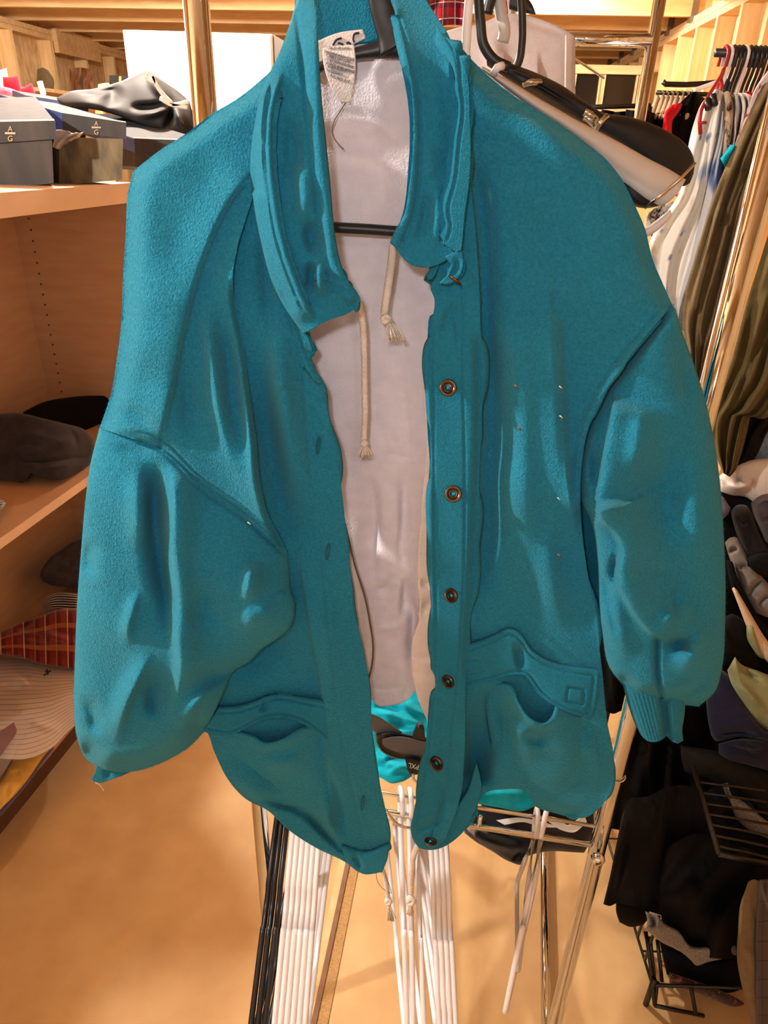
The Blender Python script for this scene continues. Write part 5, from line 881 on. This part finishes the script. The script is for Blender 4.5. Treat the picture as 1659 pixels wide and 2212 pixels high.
# ---- farther rail with pale hangers and dark trousers
fr = thing('clothes_rail', 'far black rail with a bent end below the wall studs at the right', 'rail', PV(1500, 180, 3.3))
tube('rail', [P(*q) for q in ((1432, 176, 3.3), (1438, 182, 3.3), (1480, 183, 3.3), (1520, 181, 3.3), (1570, 176, 3.3))], .010, 'wire_black', fr, 8)
tube('upright', [PV(1572, 176, 3.3), at(PV(1572, 176, 3.3), 0)], .012, 'wire_black', fr, 8)
tube('rail', [P(1418, 200, 3.2), P(1560, 205, 3.2)], .008, 'wire_black', fr, 8)
tube('upright', [PV(1560, 205, 3.2), at(PV(1560, 205, 3.2), 0)], .012, 'wire_black', fr, 8)
wbm = patch('sign_board', [(1500, 190), (1530, 180), (1556, 170)], [(1502, 198), (1530, 190), (1554, 182)], [(1500, 190), (1502, 198)], [(1556, 170), (1554, 182)], 2.9, 'white_plastic', None, 3, solid=.02)
tag(wbm, 'white slanting bar on the far rail behind the red hanger', 'bar')
for i, px in enumerate((1418, 1430, 1440, 1450, 1460, 1472, 1484, 1494)):
    w_ = 3.2-.012*i; t = thing('clip_hanger', 'pale wooden hanger in the far row above dark trousers', 'hanger', PV(px, 205, w_), 'pale hangers on the far rail')
    tube('hook', [P(px, 197, w_), P(px+4, 200, w_), P(px+2, 212, w_)], .004, 'chrome', t, 6)
    tube('frame', [P(px+2, 212, w_-.01), P(px-6, 235, w_-.12), P(px-12, 252, w_-.2)], .010, 'beige_cloth', t, 8)
    if px < 1445: strip('dark_trousers', 'dark trousers hanging from the pale hangers of the far row', 'trousers', [(px-14, 244), (px-24, 290), (px-34, 400)], [(px-4, 244), (px-12, 290), (px-22, 400)], w_-.2, 'black_cloth', .3, (1, .01, .1), group='dark trousers on the far rail')
for i, px in enumerate((1252, 1276, 1300, 1326, 1352, 1378)):
    strip('dark_trousers', 'dark garment in the far row behind the black hanger, right of the pale blouse', 'garment', [(px, 236+(i % 2)*6), (px-6, 290), (px-12, 400)], [(px+24, 240), (px+20, 290), (px+14, 400)], 3.0-.03*i, 'black_cloth', .25, (1, .012, .1), group='dark garments behind the black hanger')
dr_ = thing('clothes_rail', 'low dark rail carrying the dark garments behind the black hanger', 'rail', PV(1330, 228, 3.0))
tube('rail', [PV(1230, 232, 2.98), PV(1330, 230, 2.98), PV(1405, 228, 2.98)], .008, 'wire_black', dr_, 8)
for px in (1232, 1404): tube('upright', [PV(px, 230, 2.98), at(PV(px, 230, 2.98), 0)], .010, 'wire_black', dr_, 8)
# ================================================================ black wire shelving with folded clothes, front right
X0, X1, Y0, Y1 = .585, 1.30, .86, 1.42
ws = thing('wire_shelf', 'black wire shelving unit under the folded clothes at the right', 'shelf', (.9, 1.1, 0))
for xx, yy, h in ((X0, Y0, .09), (X0+.02, Y1, .5), (.98, Y1, .95), (X1, Y0, .95), (X1, Y1, .95)): tube('post', [(xx, yy, 0), (xx, yy, h)], .006, 'wire_black', ws, 8)
for z, xa, ya in ((.07, X0, Y0), (.33, X0+.06, Y0+.08), (.66, .86, 1.12), (.90, .92, 1.16)):
    tube('shelf_rim', [(xa, ya, z), (X1, ya, z), (X1, Y1, z), (xa, Y1, z)], .0045, 'wire_black', ws, 8, closed=True)
    for k in range(1, 8): tube('shelf_wire', [(xa, ya+(Y1-ya)*k/8, z), (X1, ya+(Y1-ya)*k/8, z)], .0022, 'wire_black', ws, 6)
for z0, z1 in ((.07, .22),):
    for k in range(1, 4): tube('side_bar', [(X0, Y0+.05*k, z0), (X0, Y0+.05*k, z1)], .0035, 'wire_black', ws, 6)
rod = tube('shelf_edge', [P(1497, 1655, .96), P(1553, 1845, .82)], .0045, 'wire_black', ws, 8)
tube('shelf_edge', [P(1553, 1845, .82), P(1670, 1868, .82)], .0045, 'wire_black', ws, 8)
for k in range(7):
    f = .18+.12*k; a = P(1497+56*f, 1655+190*f, .96-.14*f); b = P(1650+20*f, 1670+205*f, .96-.14*f); tube('shelf_wire', [a, b], .0024, 'wire_black', ws, 6)
for q in ([(1395, 2012, .93), (1402, 2060, .90), (1410, 2130, .86), (1414, 2172, .835)], [(1414, 2172, .835), (1460, 2182, .835), (1520, 2194, .835)], [(1404, 2024, .92), (1414, 2118, .87), (1420, 2120, .87), (1414, 2172, .835)], [(1420, 2030, .92), (1430, 2120, .87)], [(1492, 2130, .86), (1503, 2190, .83)], [(1450, 2128, .9), (1470, 2240, .83)]):
    tube('basket_wire', [P(*z) for z in q], .0042, 'wire_black', ws, 8)
c = cloth
c('folded_tee', 'white printed tee folded on top of the pile under the olive coats', 'shirt', [(1552, 1030), (1566, 1018), (1600, 1000), (1659, 990), (1720, 990)], [(1556, 1062), (1580, 1070), (1610, 1074), (1636, 1090), (1720, 1080)], [(1552, 1030), (1556, 1062)], [(1720, 990), (1720, 1080)], lambda x, y: 1.30+.0*x, 'print_white', T=.04, edge='uv', back=.14, noise=.006, ridges=[([(1560, 1045), (1600, 1052), (1630, 1040)], .010, 8, 10), ([(1590, 1020), (1598, 1050)], -.010, 6, 6)])
c('denim_shorts', 'light blue frayed denim on dark jeans at the right edge', 'shorts', [(1624, 930), (1660, 926), (1720, 926)], [(1621, 1000), (1660, 1006), (1720, 1004)], [(1624, 930), (1621, 1000)], [(1720, 926), (1720, 1004)], 1.36, 'denim_light', T=.02, edge='u', back=.03, noise=.003)
sh_ = COL.objects['denim_shorts']
fm = MB()
for i in range(44):
    x_ = 1622+i*1.6; fm.tube([P(x_, 996, 1.357), P(x_+random.uniform(-2, 2), 1004+random.uniform(0, 4), 1.355)], .0008, 5); fm.tube([P(x_, 938, 1.357), P(x_+random.uniform(-2, 2), 930-random.uniform(0, 4), 1.355)], .0008, 5)
fo = fm.build('fringe', 'grey_cotton', sh_, True); fo['kind'] = 'stuff'
c('folded_jeans', 'dark jeans folded behind the frayed denim at the right edge', 'jeans', [(1600, 915), (1640, 900), (1720, 896)], [(1588, 1010), (1640, 1012), (1720, 1012)], [(1600, 915), (1588, 1010)], [(1720, 896), (1720, 1012)], 1.40, 'denim_dark', T=.03, edge='u', back=.06)
c('folded_garment', 'small lilac garment in the pile just right of the jacket sleeve', 'garment', [(1540, 1072), (1560, 1072), (1572, 1088)], [(1540, 1124), (1560, 1122), (1574, 1110)], [(1540, 1072), (1540, 1124)], [(1572, 1088), (1578, 1098), (1574, 1110)], 1.22, 'lilac', T=.03, edge='uv', back=.1)
c('dark_sweater', 'black garment at the back of the pile beneath the printed tee', 'sweater', [(1540, 1060), (1600, 1066), (1720, 1080)], [(1500, 1740), (1600, 1740), (1720, 1740)], [(1540, 1060), (1530, 1500), (1500, 1740)], [(1720, 1080), (1720, 1740)], lambda x, y: 1.34-.16*max(0, (y-1060)/500), 'black_cloth', T=.04, edge='u', back=.10, noise=.012)
c('rolled_trousers', 'black leather look trousers rolled on the pile beside the sleeve', 'trousers', [(1578, 1104), (1590, 1092), (1612, 1092), (1624, 1106)], [(1614, 1210), (1640, 1228), (1690, 1228)], [(1578, 1104), (1584, 1130), (1600, 1178), (1614, 1210)], [(1624, 1106), (1640, 1150), (1664, 1196), (1690, 1228)], lambda x, y: 1.20-.05*max(0, (y-1090)/130), 'black_denim', T=.045, edge='uv', back=.05, ridges=[([(1616, 1110), (1622, 1170), (1620, 1210)], -.003, 3, 3), ([(1590, 1110), (1604, 1130), (1620, 1120)], -.008, 5, 5)])
c('rolled_trousers', 'cuff end of the black rolled trousers under the plum roll', 'trousers', [(1610, 1204), (1640, 1192), (1700, 1196)], [(1630, 1242), (1660, 1246), (1700, 1246)], [(1610, 1204), (1614, 1226), (1630, 1242)], [(1700, 1196), (1700, 1246)], 1.135, 'black_cloth_warm', T=.03, edge='uv', back=.06)
c('rolled_trousers', 'plum charcoal trousers rolled at the right edge above the black roll', 'trousers', [(1622, 1086), (1640, 1072), (1720, 1070)], [(1652, 1170), (1690, 1200), (1720, 1200)], [(1622, 1086), (1626, 1106), (1640, 1140), (1652, 1170)], [(1720, 1070), (1720, 1200)], 1.16, 'plum_charcoal', T=.045, edge='uv', back=.05, ridges=[([(1630, 1092), (1650, 1082), (1700, 1084)], .006, 4, 5), ([(1642, 1128), (1664, 1120), (1690, 1122)], -.006, 4, 4)])
c('rolled_trousers', 'grey cotton trousers rolled and lying under the black roll', 'trousers', [(1566, 1172), (1576, 1162), (1590, 1160), (1604, 1178)], [(1634, 1324), (1660, 1334), (1710, 1330)], [(1566, 1172), (1574, 1200), (1590, 1240), (1610, 1290), (1634, 1324)], [(1604, 1178), (1626, 1220), (1660, 1262), (1710, 1330)], lambda x, y: 1.17-.06*max(0, (y-1160)/170), 'grey_cotton', T=.045, edge='uv', back=.05, noise=.006, ridges=[([(1574, 1200), (1584, 1188), (1596, 1188)], -.012, 4, 5), ([(1592, 1230), (1606, 1222), (1622, 1226)], -.010, 4, 5), ([(1612, 1290), (1636, 1262), (1655, 1250)], -.012, 4, 6), ([(1636, 1314), (1648, 1296), (1668, 1284)], -.010, 3, 4)])
c('folded_trousers', 'black folded garment edge between the grey roll and the cream strip', 'trousers', [(1568, 1210), (1580, 1212), (1590, 1240)], [(1620, 1350), (1660, 1400), (1710, 1420)], [(1568, 1210), (1580, 1270), (1620, 1350)], [(1590, 1240), (1620, 1300), (1650, 1350), (1710, 1420)], 1.12, 'black_cloth', T=.03, edge='uv', back=.05)
c('cream_garment', 'cream cloth edge running diagonally through the dark pile at the right', 'garment', [(1581, 1272), (1585, 1268), (1592, 1274)], [(1636, 1404), (1660, 1432), (1710, 1450)], [(1581, 1272), (1596, 1310), (1612, 1352), (1636, 1404)], [(1592, 1274), (1616, 1316), (1648, 1370), (1710, 1450)], lambda x, y: 1.10-.03*max(0, (y-1270)/160), 'beige_cloth', T=.02, edge='uv', back=.05)
c('folded_sweater', 'dark charcoal bundle just right of the right cuff, below the cream edge', 'sweater', [(1555, 1340), (1580, 1326), (1606, 1340), (1620, 1370)], [(1560, 1450), (1600, 1448), (1640, 1440)], [(1555, 1340), (1552, 1400), (1560, 1450)], [(1620, 1370), (1640, 1440)], 1.08, 'black_cloth_warm', T=.04, edge='uv', back=.08, noise=.006)
c('sage_sweater', 'sage green garment folded over the navy sweater', 'sweater', [(1571, 1448), (1588, 1418), (1594, 1428), (1640, 1450), (1710, 1478)], [(1600, 1512), (1640, 1568), (1664, 1584), (1710, 1590)], [(1571, 1448), (1580, 1478), (1600, 1512)], [(1710, 1478), (1710, 1590)], lambda x, y: 1.03-.02*max(0, (y-1450)/130), 'sage', T=.03, edge='uv', back=.06, noise=.004, ridges=[([(1592, 1430), (1616, 1456), (1650, 1474)], -.010, 4, 8), ([(1584, 1470), (1620, 1500), (1655, 1540)], .008, 10, 8)])
c('sage_sweater', 'small sage garment end poking out above the sage sweater', 'sweater', [(1612, 1352), (1624, 1350), (1636, 1380)], [(1626, 1402), (1640, 1420), (1652, 1424)], [(1612, 1352), (1614, 1380), (1626, 1402)], [(1636, 1380), (1652, 1424)], 1.07, 'sage', T=.02, edge='uv', back=.04)
c('navy_sweater', 'navy sweater folded on the pile below the sage one', 'sweater', [(1518, 1452), (1540, 1440), (1572, 1456), (1600, 1508), (1650, 1576), (1710, 1600)], [(1536, 1588), (1545, 1600), (1600, 1592), (1660, 1604), (1710, 1610)], [(1518, 1452), (1524, 1500), (1530, 1560), (1536, 1588)], [(1710, 1600), (1710, 1610)], lambda x, y: 1.05-.06*max(0, (y-1450)/140), 'navy', T=.035, edge='uv', back=.06, noise=.004, ridges=[([(1540, 1592), (1590, 1582), (1650, 1592)], -.010, 4, 5)])
c('navy_sweater', 'lower folded layer of navy cloth beneath the navy sweater', 'sweater', [(1552, 1606), (1600, 1596), (1650, 1600), (1710, 1606)], [(1562, 1642), (1600, 1650), (1650, 1662), (1710, 1680)], [(1552, 1606), (1554, 1630), (1562, 1642)], [(1710, 1606), (1710, 1680)], .985, 'navy', T=.03, edge='uv', back=.06, ridges=[([(1562, 1612), (1600, 1620), (1640, 1636)], -.008, 4, 6), ([(1608, 1598), (1616, 1610), (1650, 1616)], .008, 5, 5)])
c('dark_trousers', 'black trousers hanging behind the right cuff', 'trousers', [(1330, 1590), (1400, 1500), (1470, 1450), (1540, 1440)], [(1320, 1790), (1400, 1800), (1480, 1780), (1560, 1760)], [(1330, 1590), (1334, 1700), (1320, 1790)], [(1540, 1440), (1560, 1760)], 1.10, 'black_cloth', T=.04, edge='u', back=.10, noise=.01, ripples=(3, .012, .1))
c('dark_trousers', 'near black trousers draped over the wire shelf edge, lowest at left', 'trousers', [(1344, 1760), (1362, 1726), (1400, 1720), (1440, 1700), (1500, 1700), (1560, 1740)], [(1303, 1953), (1318, 1957), (1330, 1952), (1360, 1956), (1400, 1968), (1432, 1978), (1500, 1990), (1560, 1990)], [(1344, 1760), (1330, 1830), (1316, 1900), (1303, 1953)], [(1560, 1740), (1580, 1860), (1560, 1990)], lambda x, y: .93-.04*max(0, (y-1750)/200), 'black_cloth_warm', T=.03, edge='u', back=.07, ridges=[([(1362, 1740), (1350, 1850), (1330, 1950)], -.006, 4, 6), ([(1440, 1740), (1440, 1850), (1430, 1970)], -.010, 6, 12), ([(1400, 1780), (1395, 1880), (1385, 1960)], .006, 18, 18)], noise=.004, ripples=(3, .006, .1))
c('dark_trousers', 'black cloth hanging rounded under the near black trousers', 'trousers', [(1332, 1940), (1370, 1945), (1400, 1955)], [(1338, 1992), (1360, 2002), (1390, 1998)], [(1332, 1940), (1331, 1970), (1338, 1992)], [(1400, 1955), (1402, 1980), (1390, 1998)], .905, 'black_cloth', T=.03, edge='uv', back=.05)
c('dark_jeans', 'heap of black jeans spilling over the wire shelf toward the right edge', 'jeans', [(1440, 1830), (1500, 1800), (1580, 1820), (1720, 1880)], [(1430, 2000), (1470, 2050), (1540, 2070), (1620, 2070), (1720, 2050)], [(1440, 1830), (1425, 1900), (1430, 2000)], [(1720, 1880), (1720, 2050)], lambda x, y: .875-.035*max(0, (y-1850)/200), 'black_cloth', T=.04, edge='u', back=.10, noise=.012, ripples=(2.5, .012, .35), ridges=[([(1470, 1850), (1500, 1930), (1490, 2000)], .010, 18, 18)])
c('dark_jeans', 'dark blue black jeans lying on the wire shelf behind its edge rod', 'jeans', [(1480, 1650), (1560, 1660), (1640, 1700), (1720, 1740)], [(1440, 1840), (1520, 1850), (1600, 1860), (1720, 1880)], [(1480, 1650), (1450, 1750), (1440, 1840)], [(1720, 1740), (1720, 1880)], lambda x, y: 1.16-.20*max(0, (y-1650)/200), 'denim_dark', T=.03, edge='u', back=.05, noise=.008)
c('charcoal_trousers', 'dark olive grey trousers lying over the right end of the wire shelf', 'trousers', [(1470, 1610), (1560, 1626), (1640, 1660), (1720, 1690)], [(1480, 1668), (1540, 1686), (1600, 1712), (1650, 1770), (1720, 1830)], [(1470, 1610), (1472, 1640), (1480, 1668)], [(1720, 1690), (1720, 1830)], lambda x, y: 1.0-.05*max(0, (y-1650)/150), 'dark_olive_cloth', T=.03, edge='uv', back=.05, noise=.008)
c('marl_sweater', 'grey marl garment edge on the wire shelf under the dark olive trousers', 'sweater', [(1560, 1692), (1572, 1690), (1580, 1716), (1600, 1728), (1650, 1768), (1720, 1810)], [(1576, 1730), (1592, 1770), (1620, 1794), (1660, 1812), (1720, 1850)], [(1560, 1692), (1566, 1712), (1576, 1730)], [(1720, 1810), (1720, 1850)], lambda x, y: .965-.02*max(0, (y-1690)/120), 'grey_marl', T=.02, edge='uv', back=.04, noise=.003)
c('marl_sweater', 'grey knitted garment with a cuff hanging under the black jeans', 'sweater', [(1393, 1968), (1402, 1972), (1416, 1974), (1432, 1992), (1466, 2012), (1490, 2042), (1540, 2044), (1590, 2040)], [(1395, 2008), (1430, 2036), (1470, 2056), (1490, 2072), (1504, 2086), (1530, 2078), (1560, 2072), (1592, 2066)], [(1393, 1968), (1398, 1986), (1395, 2008)], [(1590, 2040), (1592, 2066)], lambda x, y: .832+.0*x, 'grey_marl', T=.02, edge='uv', back=.04, noise=.006, ridges=[([(1403, 1972), (1414, 1996), (1400, 2004)], -.014, 4, 5), ([(1424, 1978), (1420, 2000), (1430, 2020)], .008, 6, 8)])
c('dark_sweater', 'black garment at the bottom of the wire basket', 'sweater', [(1424, 2030), (1480, 2060), (1540, 2070), (1640, 2060)], [(1440, 2104), (1500, 2130), (1560, 2160), (1650, 2190)], [(1424, 2030), (1432, 2070), (1440, 2104)], [(1640, 2060), (1650, 2190)], .89, 'black_cloth', T=.03, edge='uv', back=.06, noise=.008)
bt = c('print_skirt', 'dark red printed cloth with a ring button under the black heap', 'garment', [(1446, 2100), (1480, 2112), (1540, 2132), (1600, 2160), (1640, 2180)], [(1446, 2124), (1490, 2140), (1540, 2158), (1590, 2186), (1640, 2206)], [(1446, 2100), (1446, 2124)], [(1640, 2180), (1640, 2206)], .862, 'rust_print', T=.015, edge='uv', back=.03, noise=.006)
tube('ring_button', [PV(1535, 2144, .835)+M.to_3x3()@Vector((.006*math.cos(a), .006*math.sin(a), 0)) for a in np.linspace(0, 6.283, 21)[:-1]], .0012, 'bronze', bt, 6, closed=True)
c('olive_jacket', 'light olive jacket folded at the bottom right corner', 'jacket', [(1612, 1918), (1616, 1906), (1626, 1900), (1642, 1904), (1650, 1912)], [(1632, 2260), (1650, 2270), (1680, 2270)], [(1612, 1918), (1600, 1950), (1594, 2010), (1592, 2070), (1600, 2120), (1614, 2170), (1632, 2260)], [(1650, 1912), (1650, 2000), (1660, 2120), (1680, 2270)], lambda x, y: .78-.03*max(0, (y-1900)/300), 'olive_brown', T=.03, edge='u', back=.06, ridges=[([(1622, 1910), (1632, 1990), (1634, 2100), (1640, 2200)], -.010, 4, 8), ([(1604, 2040), (1620, 2060), (1630, 2120)], .006, 8, 10)])
c('checked_blazer', 'plum brown checked blazer at the bottom right corner beside the olive jacket', 'blazer', [(1640, 1900), (1660, 1898), (1720, 1900)], [(1634, 2270), (1680, 2270), (1720, 2270)], [(1640, 1900), (1636, 1960), (1632, 2040), (1632, 2120), (1634, 2270)], [(1720, 1900), (1720, 2270)], lambda x, y: .765-.03*max(0, (y-1900)/300), 'window_check', T=.02, edge='u', back=.06, ridges=[([(1648, 1905), (1656, 1940), (1668, 1975)], .008, 4, 8)])

strip('dark_coat', 'black coat draped on the rack side rail, seen between jacket body and right sleeve', 'coat', [(1268, 1180), (1276, 1300), (1290, 1420), (1300, 1530)], [(1420, 1180), (1420, 1300), (1420, 1420), (1420, 1545)], 1.03, 'black_cloth', .12, (2.5, .012, .1), bottom=[(1300, 1530), (1325, 1542), (1345, 1535), (1380, 1548), (1420, 1545)])
